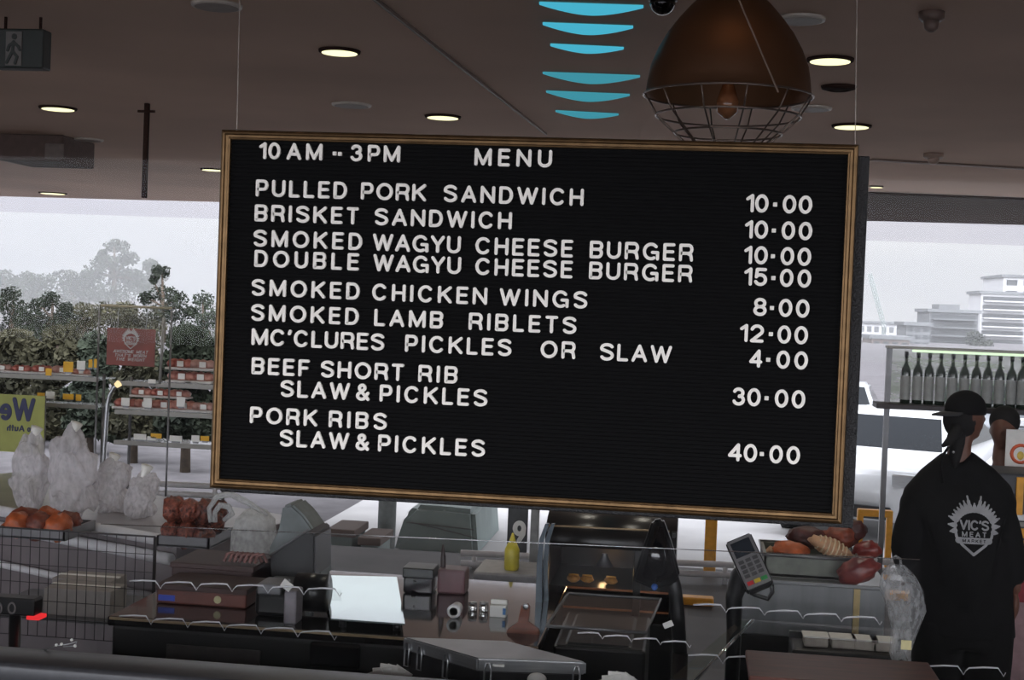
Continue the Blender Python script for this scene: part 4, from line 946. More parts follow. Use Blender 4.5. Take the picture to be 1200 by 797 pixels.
# card terminal on its stand
Yd = 1.06
t = thing('card_terminal', 'grey card terminal with coloured keys, tilted on a black stand', 'card terminal', (P(858, 735, Yd).x, Yd, 0))
ang = R(33); pc = P(878, 660, Yd); kd = 1/PPM(Yd)
ax = Vector((math.cos(R(-4)), -.18, math.sin(R(-4)))).normalized()         # across
al = Vector((26, 0, -46)).normalized(); al = Vector((al.x*.8, -.42, al.z*.85)).normalized()      # down the face
nrm = ax.cross(al).normalized()
if nrm.y > 0: nrm = -nrm
ax = al.cross(nrm).normalized()
if ax.x < 0: ax = -ax
def term(u, v, d): return pc+(ax*u+al*v+nrm*d)*1.18
def slab(bm, u0, u1, v0, v1, d0, d1, bev=0.0):
    vs = [bm.verts.new(term(u, v, d)) for d in (d0, d1) for u, v in ((u0, v0), (u1, v0), (u1, v1), (u0, v1))]
    for f in ((0, 1, 2, 3), (7, 6, 5, 4), (0, 4, 5, 1), (1, 5, 6, 2), (2, 6, 7, 3), (3, 7, 4, 0)): bm.faces.new([vs[i] for i in f])
    bmesh.ops.recalc_face_normals(bm, faces=bm.faces[:])
    if bev: bmesh.ops.bevel(bm, geom=bm.edges[:], offset=bev, segments=2, affect='EDGES')
bm = BM(); slab(bm, -.036, .036, -.072, .072, -.030, .012, .006); obj('body', bm, m_black, t)
bm = BM(); slab(bm, -.033, .033, -.068, .068, .012, .015, .001); obj('face_plate', bm, M('terminal_grey', (112, 110, 110), .4), t)
bm = BM(); slab(bm, -.026, .026, -.060, -.018, .015, .017); obj('display', bm, M('terminal_display', (40, 44, 50), .15), t)
mk = M('terminal_key', (60, 58, 58), .5)
for r_ in range(4):
    for q_ in range(3):
        bm = BM(); u = -.019+q_*.019; v = -.004+r_*.013; slab(bm, u-.007, u+.007, v-.0045, v+.0045, .015, .018)
        obj('key', bm, mk, t)
for q_, (nm, col) in enumerate((('red_key', (190, 40, 44)), ('yellow_key', (206, 176, 50)), ('green_key', (44, 140, 70)))):
    bm = BM(); u = -.019+q_*.019; slab(bm, u-.008, u+.008, .050, .060, .015, .019); obj(nm, bm, M('key_'+nm, col, .4), t)
bm = BM(); a = term(0, .0, -.03); b_ = P(860, 700, Yd+.05); tube(bm, [a, P(868, 676, Yd+.05), b_, P(860, 740, Yd+.05), (P(860, 740, Yd+.05).x, Yd+.05, 0.9)], [.03, .034, .026, .022, .022], 12); obj('stand', bm, m_black, t, True)
bm = BM(); q0 = P(860, 740, Yd+.05); lathe(bm, (q0.x, Yd+.05, 0), [(.08, 0), (.08, .015), (.025, .04), (.022, .9)], 20); obj('foot', bm, m_black, t, True)
bm = BM(); pts_ = [term(.03, .07, -.02), P(905, 694, Yd), P(900, 702, Yd), P(884, 697, Yd+.02), P(872, 690, Yd+.04)]; tube(bm, pts_, .007, 8); obj('cable', bm, m_black, t, True)

# steel meat cabinet
Ys = 2.25
c, w, h = span(866, 683, 1034, 748, Ys); zs_ = c.z+h/2
t = thing('steel_cabinet', 'stainless steel cabinet carrying the meat tray, below the right corner of the board', 'cabinet', (c.x, Ys+.3, 0))
bm = BM(); box(bm, (c.x-w/2, Ys, c.z-h/2), (c.x+w/2, Ys+.6, zs_), .006); obj('body', bm, M('dull_stainless', (142, 144, 146), .35, .8, var=.12, scale=3, stretch=(6, 1, 1)), t)
bm = BM(); box(bm, (c.x-w/2-.01, Ys-.012, zs_-.012), (c.x+w/2+.01, Ys+.61, zs_+.004), .003); obj('top', bm, m_steel, t)
bm = BM(); p = P(1004, 700, Ys); box(bm, (p.x-.012, Ys-.008, c.z-h/2), (p.x+.012, Ys, zs_-.012)); obj('gold_reflection_strip', bm, M('gold_reflection_strip', (206, 184, 134), .3, .5), t)  # gold reflection on the cabinet front, built as a strip
bm = BM(); box(bm, (c.x-w/2+.02, Ys+.03, 0), (c.x+w/2-.02, Ys+.58, c.z-h/2)); obj('plinth', bm, m_cblack, t)
# tray with meats
m_trayg = M('grey_green_tray', (108, 112, 102), .45, var=.15)
Ytr = Ys+.06
c, w, h = span(896, 654, 1004, 682, Ytr); ztr = zs_+.004
t = thing('meat_tray', 'grey-green shallow tray on the steel cabinet, filled with dark roasts', 'tray', (c.x, Ytr+.15, ztr))
bm = BM(); zt2 = ztr+.085
box(bm, (c.x-w/2, Ytr, ztr), (c.x+w/2, Ytr+.32, ztr+.012)); 
for lo_b, hi_b in (((c.x-w/2, Ytr, ztr), (c.x+w/2, Ytr+.012, zt2)), ((c.x-w/2, Ytr+.308, ztr), (c.x+w/2, Ytr+.32, zt2)), ((c.x-w/2, Ytr, ztr), (c.x-w/2+.012, Ytr+.32, zt2)), ((c.x+w/2-.012, Ytr, ztr), (c.x+w/2, Ytr+.32, zt2))): box(bm, lo_b, hi_b, .002)
obj('pan', bm, m_trayg, t)
bm = BM(); tube(bm, [(c.x-w/2-.004, Ytr-.004, zt2), (c.x+w/2+.004, Ytr-.004, zt2), (c.x+w/2+.004, Ytr+.324, zt2), (c.x-w/2-.004, Ytr+.324, zt2)], .007, 8, True); obj('rim', bm, m_steelm, t, True)
m_roast = M('roast_crust', (112, 52, 34), .5, var=.4, scale=30, bump=.6); m_roastd = M('dark_roast', (66, 30, 26), .5, var=.45, scale=26, bump=.6)
m_raw = M('dark_red_beef', (110, 30, 32), .35, var=.35, scale=14, rgb2=(150, 74, 66), bump=.3); m_orange = M('orange_roast', (170, 84, 44), .45, var=.3, scale=22, bump=.5); m_net = M('netted_rolled_meat', (176, 136, 104), .6, var=.25, scale=30, bump=.5)
def meat(name, label, px, py, wpx, hpx, Y, mat, seed, group, rotdeg=0, zmin=None, cat='meat', strings=None):
    k = 1/PPM(Y); c = P(px, py, Y); rot = Matrix.Rotation(R(-rotdeg), 3, 'Y')
    bm = BM(); blob(bm, c, (wpx*k/2, max(wpx, hpx)*k*.35, hpx*k/2), .28, 2.2, seed, 3, rot)
    if strings is None:
        o = recentre(obj(name, bm, mat, None, True)); return tag(o, label, cat, group)
    t = thing(name, label, cat, (c.x, c.y, min(v.co.z for v in bm.verts)), group); obj('roll', bm, mat, t, True)
    bm = BM()
    for i in range(strings):
        f = (i+.5)/strings*2-1; a_ = c+rot @ Vector((f*wpx*k*.46, 0, 0)); s_ = math.sqrt(max(.05, 1-f*f))*1.0
        tube(bm, [a_+rot @ Vector((0, max(wpx, hpx)*k*.36*s_*math.cos(2*math.pi*j/16), hpx*k*.53*s_*math.sin(2*math.pi*j/16))) for j in range(16)], .0035, 5, True)
    obj('string', bm, M('butcher_string', (206, 186, 156), .7), t, True); return t
G = 'roasts in the grey-green tray'
meat('roast', 'dark roast lying at the back of the tray, under the board corner', 946, 630, 46, 26, Ytr+.22, m_roastd, 1, G)
meat('roast', 'dark red roast at the back of the tray, right of the darker one', 982, 630, 44, 26, Ytr+.23, m_roast, 2, G)
meat('roast', 'orange-brown roast at the left front of the tray', 927, 646, 44, 24, Ytr+.09, m_orange, 3, G, -8)
meat('rolled_roast', 'pale rolled roast tied with string, slanting across the tray front', 974, 642, 52, 20, Ytr+.08, m_net, 4, G, -22, None, 'meat', 9)
meat('bone_end', 'pale bony meat end at the far left of the tray', 904, 650, 16, 18, Ytr+.12, m_net, 9, G)
meat('beef_slab', 'dark red marbled slab hanging over the right end of the tray', 1006, 668, 50, 30, Ytr-.08, m_raw, 5, G, 28)
meat('beef_slab', 'smaller red slab at the right of the tray, beside the plastic bag', 1016, 645, 34, 22, Ytr+.15, m_raw, 6, G, 12)
meat('beef_slab', 'dark red slab behind the marbled one, near the dark panel corner', 1000, 622, 30, 26, Ytr+.26, m_roastd, 7, G, 10)
# low black chiller below with small white tubs
Yl = 1.75
c, w, h = span(930, 744, 1062, 797, Yl)
t = thing('low_chiller', 'low black chiller shelf below the steel cabinet, with pale tubs in it', 'chiller', (c.x, Yl+.2, 0))
zl = P(960, 762, Yl).z
bm = BM(); box(bm, (c.x-w/2, Yl, 0), (c.x+w/2, Yl+.2, zl-.003), .01); obj('body', bm, m_cblack, t)
bm = BM(); box(bm, (c.x-w/2, Yl+.18, zl-.004), (c.x+w/2, Yl+.2, zl+.02)); obj('back_rail', bm, m_black, t)
for i, (x, lab) in enumerate(((956, 'pale tub at the left of the low chiller'), (988, 'pale tub second from the left in the low chiller'), (1014, 'pale tub third from the left in the low chiller'), (1036, 'pale tub at the right of the low chiller'))):
    p = P(x, 755, Yl+.06); tb = thing('food_tub', lab, 'tub', (p.x, Yl+.08, zl-.003), 'tubs in the low chiller')
    bm = BM(); box(bm, (p.x-.042, Yl+.05, zl-.003), (p.x+.042, Yl+.13, zl+.03), .006); obj('tub', bm, M('tub_grey', (168, 160, 150), .5), tb)
    bm = BM(); box(bm, (p.x-.046, Yl+.046, zl+.03), (p.x+.046, Yl+.134, zl+.037), .002); obj('lid', bm, m_paper, tb)
# brown board at the foot
Ybr = 0.34
q = [P(878, 792, Ybr), P(1110, 797, Ybr)]
zbr = q[0].z
bm = BM(); box(bm, (q[0].x, Ybr, zbr-.02), (q[1].x, Ybr+.28, zbr), .004)
t = thing('serving_shelf', 'red-brown serving shelf just inside the glass at the lower right', 'shelf', ((q[0].x+q[1].x)/2, Ybr+.14, 0)); obj('board', bm, M('redbrown_board', (98, 52, 40), .45, var=.2, scale=9, stretch=(1, 6, 6)), t)
for x in (q[0].x+.05, q[1].x-.05):
    bm = BM(); box(bm, (x-.02, Ybr+.1, 0), (x+.02, Ybr+.16, zbr-.02)); obj('leg', bm, m_black, t)

# glass-lidded display case in the middle
Yv = 0.9; zv = P(760, 742, Yv).z
xa, xb = P(640, 742, Yv).x, P(757, 746, Yv).x
t = thing('display_case', 'low glass-topped display case with steel edges, under the till screen', 'display case', ((xa+xb)/2, Yv+.3, 0))
bm = BM(); box(bm, (xa+.02, Yv+.02, .0), (xb, Yv+.50, zv-.06), .01); obj('body', bm, m_cblack, t)
bm = BM(); bm.faces.new([bm.verts.new(p) for p in ((xa, Yv, zv), (xb, Yv, zv), (xb+.03, Yv+.5, zv+.0), (xa+.02, Yv+.5, zv))]); obj('glass_top', bm, m_clear, t)
bm = BM(); tube(bm, [(xa, Yv, zv), (xb, Yv, zv), (xb+.03, Yv+.5, zv), (xa+.02, Yv+.5, zv)], .005, 8, True); obj('steel_edge', bm, m_steelm, t, True)
bm = BM(); box(bm, (xa+.05, Yv+.04, zv-.14), (xb-.04, Yv+.46, zv-.055), .012); obj('tray', bm, m_black, t)
# slanted glass sheet at its right
bm = BM(); q = [P(882, 727, .95), P(812, 800, .55), P(780, 800, .55), P(866, 727, .95)]
t = thing('glass_guard', 'slanted clear glass guard with a pale polished edge, right of the display case', 'glass guard', (q[1].x, .7, q[1].z))
bm.faces.new([bm.verts.new(p) for p in q]); obj('sheet', bm, glass('greenish_sheet', (.78, .86, .80), .12), t)
bm = BM(); tube(bm, [q[0], q[1]], .005, 8); obj('polished_edge', bm, m_edge, t, True)

# stainless chafing box with clips, corner towards the glass
Yx = 0.42
t0 = P(560, 771, Yx); zx = t0.z
t = thing('steel_food_box', 'stainless steel lidded food box with wire clips, just inside the glass at the bottom', 'food box', (t0.x, Yx+.2, zx-.2))
kx = 1/PPM(Yx)
A = t0; Bq = Vector((P(688, 766, Yx+.12).x, Yx+.04, zx)); Cq = Vector((P(472, 757, Yx+.14).x, Yx+.17, zx))
e1 = Bq-A; e2 = Cq-A
def slabp(bm, z0, z1, grow=0.0, bev=.004):
    g1, g2 = e1.normalized()*grow, e2.normalized()*grow
    o_ = A-g1-g2; a1 = e1+2*g1; a2 = e2+2*g2
    vs = [bm.verts.new(Vector((p.x, p.y, z))) for z in (z0, z1) for p in (o_, o_+a1, o_+a1+a2, o_+a2)]
    for f in ((0, 1, 2, 3), (7, 6, 5, 4), (0, 4, 5, 1), (1, 5, 6, 2), (2, 6, 7, 3), (3, 7, 4, 0)): bm.faces.new([vs[i] for i in f])
    bmesh.ops.recalc_face_normals(bm, faces=bm.faces[:])
    bmesh.ops.bevel(bm, geom=bm.edges[:], offset=bev, segments=2, affect='EDGES')
bm = BM(); slabp(bm, zx-.2, zx-.035, -.008); obj('body', bm, M('dark_steel_body', (56, 56, 58), .3, .6), t)
bm = BM(); slabp(bm, zx-.035, zx, .004); obj('lid', bm, m_steel, t)
def clip(f, edge, zoff=-.032):
    p = A+edge*f+Vector((0, -.008, zoff)); u = edge.normalized()*.009
    bm = BM(); tube(bm, [p-u, p-u+Vector((0, -.004, -.045)), p+u+Vector((0, -.004, -.045)), p+u, p+u*.5+Vector((0, 0, .02)), p-u*.5+Vector((0, 0, .02))], .0028, 6, True); obj('wire_clip', bm, m_steel, t, True)
for f in (.10, .93): clip(f, e1)
for f in (.42, .78, 0.96): clip(f, e2)
bm = BM(); p = P(629, 797, Yx-.02); lathe(bm, p, [(.022, -.012), (.026, 0), (.026, .008), (.008, .012)], 20, 'Y', sy=.7); obj('white_knob', bm, m_paper, t, True)
bm = BM(); pp = P(585, 779, Yx+.005); box(bm, (pp.x-.015, pp.y-.012, pp.z-.003), (pp.x+.015, pp.y-.006, pp.z+.003)); obj('label', bm, m_paper, t)
# support under it: service bench just inside the glass
bm = BM(); box(bm, (P(430, 780, .3).x, .22, 0), (P(720, 780, .3).x, .65, zx-.201), .01); tag(recentre(obj('service_bench', bm, m_cblack)), 'black service bench just inside the glass under the steel food box', 'bench')
zbn = zx-.2
# paper napkins at the foot
for px, py, lab, sd in ((452, 788, 'fanned white napkins at the left end of the service bench', 1), (722, 797, 'frilly white paper doily at the bottom, right of the steel food box', 2)):
    p = P(px, py, .33); t = thing('napkins', lab, 'napkins', (p.x, .33, p.z-.1), 'paper napkins'); rn = random.Random(sd)
    for i in range(5):
        bm = BM(); cbox(bm, p+Vector((-.02+i*.011, i*.012, -.02-.006*abs(i-2))), (.05, .003, .07), 0, Matrix.Rotation(R(-25+i*13+rn.random()*5), 3, 'Y')); obj('sheet', bm, m_paper, t)
    bm = BM(); box(bm, (p.x-.05, .30, p.z-.12), (p.x+.06, .42, p.z-.045), .004); obj('holder', bm, m_black, t)

# ================================================================== CLEAR PLASTIC: inner glass screen, scalloped strips, bag
Yz = 0.68
a, b = P(118, 614, Yz), P(1078, 656, Yz)
t = thing('glass_screen', 'inner clear glass screen whose thin top edge runs below the menu board', 'glass screen', ((a.x+b.x)/2, Yz, 0))
bm = BM(); bm.faces.new([bm.verts.new(p) for p in (a, b, Vector((b.x, Yz, .0)), Vector((a.x, Yz, .0)))]); obj('sheet', bm, glass('screen_glass', (.975, .98, .98), .012), t)
bm = BM(); tube(bm, [a, b], .0016, 6); obj('top_edge', bm, m_edge, t, True)
m_scal = M('clear_plastic_highlight', (196, 196, 200), .08, var=.03, coat=.8)  # pale colour put in for highlights on the clear plastic
def scallop(label, x0, y0, x1, y1, pitch, Y, deep=9):
    n = int((x1-x0)/pitch); sl = (y1-y0)/(x1-x0)
    t = thing('scalloped_strip', label, 'plastic strip', P((x0+x1)/2, (y0+y1)/2+deep, Y), 'clear scalloped plastic strips')
    bm = BM(); path = []
    for i in range(n):
        xs = x0+i*pitch; ys = y0+sl*(xs-x0); g = pitch*.14
        path += [(xs+g, ys), (xs+pitch*.5, ys-.8), (xs+pitch-g, ys), (xs+pitch-g*.4, ys+deep*.55), (xs+pitch, ys+deep), (xs+pitch+g*.4, ys+deep*.55)]
    pts_ = [P(x, y, Y) for x, y in path]
    r_ = []
    for i in range(len(path)): r_.append((.0024, .0028, .0024, .0011, .0014, .0011)[i % 6])
    tube(bm, pts_, r_, 6); obj('rim', bm, m_scal, t, True)
    bm = BM(); f_ = []
    top_ = [P(x0, y0, Y+.004), P(x1, y1, Y+.004), P(x1, y1+deep*1.4, Y+.004), P(x0, y0+deep*1.4, Y+.004)]
    bm.faces.new([bm.verts.new(p) for p in top_]); obj('band', bm, m_clear, t)
scallop('clear scalloped strip in front of the brown cartons, upper left', 146, 681, 400, 692, 42, .672)
scallop('clear scalloped strip along the edge of the black counter, lower left', 134, 722, 428, 747, 43, .672, 10)
scallop('clear scalloped strip before the steel cabinet, upper right', 806, 709, 1064, 730, 45, .672)
scallop('clear scalloped strip along the very bottom right, over the serving shelf', 800, 768, 1196, 786, 47, .672, 10)
scallop('short clear scalloped strip over the display case', 672, 742, 812, 756, 34, .672, 7)
# plastic bag hanging between cabinet and person
m_film = film('clear_bag_film', (212, 214, 216), .30)
Yf = .72; kf = 1/PPM(Yf)
t = thing('plastic_bag', 'clear plastic bag hanging between the steel cabinet and the person', 'bag', (P(1056, 790, Yf).x, Yf, P(1056, 790, Yf).z))
bm = BM(); rings = [(1050, 662, 10), (1053, 674, 19), (1056, 690, 25), (1062, 715, 22), (1060, 740, 15), (1054, 765, 12), (1058, 785, 10)]
pr = []
for x, y, hw in rings:
    c_ = P(x, y, Yf); pr.append([bm.verts.new((c_.x+hw*kf*math.cos(2*math.pi*i/16)*(1+.15*noise.noise(Vector((i, y*.1, 0)))), Yf+hw*kf*.5*math.sin(2*math.pi*i/16), c_.z)) for i in range(16)])
for A_, B_ in zip(pr, pr[1:]):
    for i in range(16): bm.faces.new((A_[i], A_[(i+1) % 16], B_[(i+1) % 16], B_[i]))
obj('bag_body', bm, m_film, t, True)
bm = BM(); cbox(bm, P(1062, 756, Yf-.03), (.028, .004, .026), .001); obj('yellow_tag', bm, M('pale_yellow_tag', (216, 204, 150), .5), t)
bm = BM(); tube(bm, [P(1044, 664, Yf), P(1045, 655, Yf-.02), P(1050, 652, Yf-.04), P(1055, 655, Yf-.02), P(1056, 664, Yf)], .004, 6); obj('handle', bm, m_film, t, True)

# ================================================================== LEFT SIDE: deli case, bags, racks, signs
zD = 0.98
L0, L1 = PZ(-150, 570, zD), PZ(207, 634, zD)
dirD = (L1-L0).normalized(); backD = Vector((-dirD.y, dirD.x, 0))
if backD.y < 0: backD = -backD
t = thing('deli_case', 'grey deli counter with white bumper rails at the left, behind the wire mesh', 'deli counter', ((L0.x+L1.x)/2, (L0.y+L1.y)/2, 0))
m_deli = M('deli_grey_panel', (112, 104, 106), .5, var=.15, scale=4)
bm = BM(); q = [L0, L1, L1+backD*.85, L0+backD*.85]
v = [bm.verts.new((p.x, p.y, 0)) for p in q]; u = [bm.verts.new((p.x, p.y, zD)) for p in q]
bm.faces.new(v[::-1]); bm.faces.new(u)
for i in range(4): bm.faces.new((v[i], v[(i+1) % 4], u[(i+1) % 4], u[i]))
obj('body', bm, m_deli, t)
bm = BM(); v = [bm.verts.new((p.x, p.y, zD+.004)) for p in (L0+backD*.05, L1+backD*.05, L1+backD*.85, L0+backD*.85)]; bm.faces.new(v); obj('steel_top', bm, M('steel_worktop', (150, 146, 146), .3, .5, var=.15, scale=6), t)
for zz, r_ in ((zD, .026), (zD-.075, .026), (zD-.25, .017)):
    bm = BM(); tube(bm, [Vector((L0.x, L0.y, zz))-backD*.03, Vector((L1.x, L1.y, zz))-backD*.03], r_, 12); obj('bumper_rail', bm, m_rail, t, True)
def ond(x, y, z=None): return PZ(x, y, zD+.004 if z is None else z)
# white plastic-wrapped bundles on the deli counter
for i, (x, y, hw, hh, lab) in enumerate(((36, 598, 22, 46, 'white plastic bundle at the left of the deli counter, under the yellow-green banner'), (82, 604, 26, 52, 'largest white plastic bundle on the deli counter, beside the banner'), (128, 600, 20, 30, 'white plastic bundle in the middle of the deli counter'), (166, 606, 18, 26, 'white plastic bundle at the right of the deli counter, left of the minced meat'))):
    g = ond(x, y); kk = (g-EYE).dot(_fwd)/F_PX
    t = thing('plastic_bundle', lab, 'plastic bundle', g, 'white plastic bundles on the deli counter')
    bm = BM(); blob(bm, g+Vector((0, 0, hh*kk*.9)), (hw*kk, hw*kk*.7, hh*kk), .45, 2.6, i+20, 4)
    for v in bm.verts:
        v.co += Vector((noise.noise(v.co*14), noise.noise(v.co*14+Vector((5, 0, 0))), noise.noise(v.co*14+Vector((0, 7, 0)))))*.03; v.co.z = max(v.co.z, zD+.004)
    obj('wrap', bm, film('crumpled_plastic_film', (226, 223, 226), .62), t, True)
    bm = BM(); top_ = g+Vector((0, 0, hh*kk*1.85)); tube(bm, [top_-Vector((0, 0, .06)), top_, top_+Vector((.02, 0, .05))], [.02, .012, .03], 8); obj('knot', bm, m_paper, t, True)
# trays of minced and roast meat on the deli counter
def tray_pile(label, x, y, wpx, npc, mats, seed, group, glabel, hpx=40):
    g = ond(x, y); kk = (g-EYE).dot(_fwd)/F_PX; w = wpx*kk
    t = thing('steel_tray', label, 'tray', g, 'steel trays on the deli counter')
    bm = BM(); box(bm, g+Vector((-w/2, 0, 0)), g+Vector((w/2, .3, .012)), .003)
    for a_, b_ in (((-w/2, 0, 0), (w/2, .01, .045)), ((-w/2, .29, 0), (w/2, .3, .045)), ((-w/2, 0, 0), (-w/2+.01, .3, .045)), ((w/2-.01, 0, 0), (w/2, .3, .045))): box(bm, g+Vector(a_), g+Vector(b_))
    obj('pan', bm, m_steelm, t)
    rn = random.Random(seed)
    pos = ['front left', 'front centre', 'front right', 'middle left', 'middle', 'middle right', 'back left', 'back centre', 'back right', 'top left', 'top centre', 'top right']
    for i in range(npc):
        cx_ = ((i % 3)-1)*w*.29+rn.uniform(-.01, .01); cy_ = .06+(i//3 % 3)*.085; cz_ = .045+(i//3)*hpx*kk*.16
        bm = BM(); blob(bm, g+Vector((cx_, cy_, cz_)), (w*.20, .055, .045+rn.random()*.015), .4, 3, seed*7+i, 3)
        tag(recentre(obj('meat_piece', bm, mats[i % len(mats)], None, True)), glabel % pos[i], 'meat', group)
m_mince = M('dark_minced_meat', (92, 44, 36), .5, var=.5, scale=70, rgb2=(150, 80, 60), bump=.9); m_minced = M('deep_brown_meat', (60, 34, 32), .5, var=.5, scale=60, rgb2=(120, 62, 44), bump=.9)
tray_pile('steel tray heaped with dark minced meat, left of the carrier bag', 214, 642, 64, 12, [m_mince, m_mince, m_minced], 3, 'dark minced meat lumps', 'dark reddish meat lump at the %s of the heap beside the carrier bag', 60)
tray_pile('steel tray of orange-brown roast pieces at the far left of the deli counter', 36, 632, 84, 6, [m_orange, m_roast], 5, 'orange-brown roast pieces', 'orange-brown roast piece at the %s of the far left tray', 20)

# wire mesh trolley in front
Ywm = 1.83
m_mesh = M('dark_wire', (52, 48, 50), .4, .6)
a, b = P(-30, 616, Ywm), P(182, 628, Ywm); zlow = P(80, 748, Ywm).z
t = thing('wire_trolley', 'dark wire mesh trolley side standing before the deli counter', 'trolley', ((a.x+b.x)/2, Ywm, 0))
bm = BM()
for i in range(20):
    f = i/19; p = a.lerp(b, f); tube(bm, [p, (p.x, Ywm, zlow)], .0017, 5)
for i in range(7):
    z_ = a.z+(zlow-a.z)*i/6; tube(bm, [(a.x, Ywm, z_), (b.x, Ywm, z_)], .0015 if i else .004, 5)
obj('mesh_side', bm, m_mesh, t)
for x in (a.x, b.x):
    bm = BM(); tube(bm, [(x, Ywm, .06), (x, Ywm, a.z)], .007, 8); obj('post', bm, m_mesh, t, True)
    bm = BM(); lathe(bm, (x, Ywm, .045), [(.012, -.012), (.045, -.012), (.045, .012), (.012, .012)], 16, 'X'); obj('wheel', bm, m_black, t, True)
bm = BM(); zsh = P(80, 722, Ywm+.05).z; box(bm, (a.x, Ywm+.01, zsh-.015), (b.x, Ywm+.48, zsh), .003); obj('shelf', bm, m_steelm, t)
# pale cartons on the trolley
for x0, y0, x1, y1, Y, lab in ((46, 690, 134, 722, 1.88, 'pale grey carton in front on the wire trolley shelf'), (56, 678, 134, 712, 2.08, 'pale grey carton behind the front one on the trolley shelf')):
    c, w, h = span(x0, y0, x1, y1, Y); t = thing('pale_carton', lab, 'carton', (c.x, Y+.08, zsh), 'pale cartons on the trolley')
    bm = BM(); box(bm, (c.x-w/2, Y, zsh), (c.x+w/2, Y+.16, c.z+h/2), .004); obj('body', bm, M('pale_carton_card', (150, 144, 140), .7, var=.06), t)
    bm = BM(); box(bm, (c.x-w/2-.002, Y+.07, c.z+h/2-.001), (c.x+w/2+.002, Y+.09, c.z+h/2+.003)); obj('tape', bm, m_paper, t)
# scale display reading 00 with a red lamp
Ysd = .75
c, w, h = span(-22, 700, 44, 722, Ysd)
t = thing('scale_display', 'black scale display showing grey zeros with a red lamp bar, at the lower left edge', 'scale', (c.x, Ysd+.04, 0))
bm = BM(); box(bm, (c.x-w/2, Ysd, c.z-h/2), (c.x+w/2, Ysd+.06, c.z+h/2), .006); obj('housing', bm, m_black, t)
Ts = lambda x, z, d: Vector((x, Ysd-.003+d, z)); ks = 1/PPM(Ysd)
for x in (-2, 14):
    bm = BM(); p = P(x, 720, Ysd); word(bm, '0', p.x-6*ks, p.x+6*ks, p.z, 16*ks, Ts, 0, .003, .7); obj('digit', bm, M('grey_digit', (118, 112, 112), .5), t)
bm = BM(); c2, w2, h2 = span(30, 722, 47, 727, Ysd); box(bm, (c2.x-w2/2, Ysd-.002, c2.z-h2/2), (c2.x+w2/2, Ysd+.05, c2.z+h2/2), .002); obj('red_lamp', bm, glow('red_lamp_glow', (236, 52, 56), .9), t)
bm = BM(); tube(bm, [(c.x, Ysd+.04, 0.0), (c.x, Ysd+.04, c.z-h/2)], .018, 10); obj('pole', bm, m_black, t, True)
# beaded chain at the window foot
t = thing('beaded_chain', 'thin beaded chain looping near the window sill at the lower left', 'chain', P(75, 762, .095))
bm = BM(); tube(bm, [P(x, y+5, .095) for x, y in ((52, 757), (66, 752), (80, 750), (90, 747), (88, 752), (74, 753))], .0014, 6); obj('chain', bm, m_steel, t, True)
for x, y in ((66, 751), (72, 750), (84, 745), (88, 752)):
    bm = BM(); bmesh.ops.create_icosphere(bm, subdivisions=2, radius=.0042, matrix=Matrix.Translation(P(x, y+5, .095))); obj('bead', bm, m_paper, t, True)

# shelves of packed meat, seen against the trees
m_shelf = M('shelf_rail_white', (150, 148, 142), .4, var=.05); m_foam = M('foam_tray_white', (204, 200, 196), .6)
m_pinkm = M('pink_meat', (176, 104, 92), .45, var=.3, scale=24, rgb2=(206, 150, 134), bump=.3); m_redm = M('red_meat', (158, 66, 56), .45, var=.35, scale=20, rgb2=(196, 126, 112), bump=.3); m_palem = M('pale_pink_meat', (182, 142, 132), .5, var=.2, scale=20, bump=.3)
def rack(label, x0, x1, ys, Y, depth, posts):
    c0, c1 = P(x0, ys[0], Y), P(x1, ys[0], Y)
    t = thing('display_rack', label, 'display rack', ((c0.x+c1.x)/2, Y+depth/2, 0)); zs = []
    for y in ys:
        z = P((x0+x1)/2, y, Y).z; zs.append(z)
        bm = BM(); box(bm, (c0.x, Y, z-.012), (c1.x, Y+depth, z-.004)); s = obj('shelf', bm, m_clear, t)
        bm = BM(); box(bm, (c0.x, Y-.012, z-.022), (c1.x, Y, z+.006), .003); obj('price_rail', bm, m_shelf, s)
    for x in posts:
        bm = BM(); xp = P(x, ys[0], Y).x; tube(bm, [(xp, Y+depth*.5, 0), (xp, Y+depth*.5, zs[0]+.02)], .010, 8); obj('post', bm, m_steelm, t, True)
    return zs
def pack_proto(mat):
    t = thing('meat_pack', 'x', 'meat pack', (0, 0, 0))
    bm = BM(); box(bm, (-.075, -.05, 0), (.075, .05, .014), .006); obj('tray', bm, m_foam, t)
    bm = BM()
    for i, dx in enumerate((-.042, 0, .042)): blob(bm, (dx, 0, .034), (.034, .048, .026), .3, 2, i+3, 2)
    obj('meat', bm, mat, t, True)
    bm = BM(); cbox(bm, (.015, -.052, .035), (.036, .003, .030)); obj('label', bm, m_paper, t)
    return t
protos = {}
def pack(label, x, z, Y, mat, group, s=1.0, rz=0.0):
    if mat.name not in protos: protos[mat.name] = o = pack_proto(mat)
    else: o = copy_tree(protos[mat.name])
    o.location = (P(x, 430, Y).x, Y, z); o.scale = (s, s, s); o.rotation_euler = (0, 0, rz)
    tag(o, label, 'meat pack', group); return o
def price_tag(label, x, y, Y, mat, group, w=8, h=8):
    c, ww, hh = span(x-w/2, y-h/2, x+w/2, y+h/2, Y-.02)
    t = thing('price_tag', label, 'price tag', (c.x, Y-.02, c.z-hh/2), group)
    bm = BM(); box(bm, (c.x-ww/2, Y-.022, c.z-hh/2), (c.x+ww/2, Y-.018, c.z+hh/2), .001); obj('card', bm, mat, t)
    bm = BM(); box(bm, (c.x-ww*.35, Y-.018, c.z-hh/2-.01), (c.x+ww*.35, Y-.012, c.z+hh*.2)); obj('clip', bm, m_steelm, t)
Yr1 = 5.1
z1 = rack('display rack of meat packs left of the red sign, over the banner', -40, 116, [440, 472], Yr1, .26, (-30, 112))
GA = 'meat packs on the left rack'
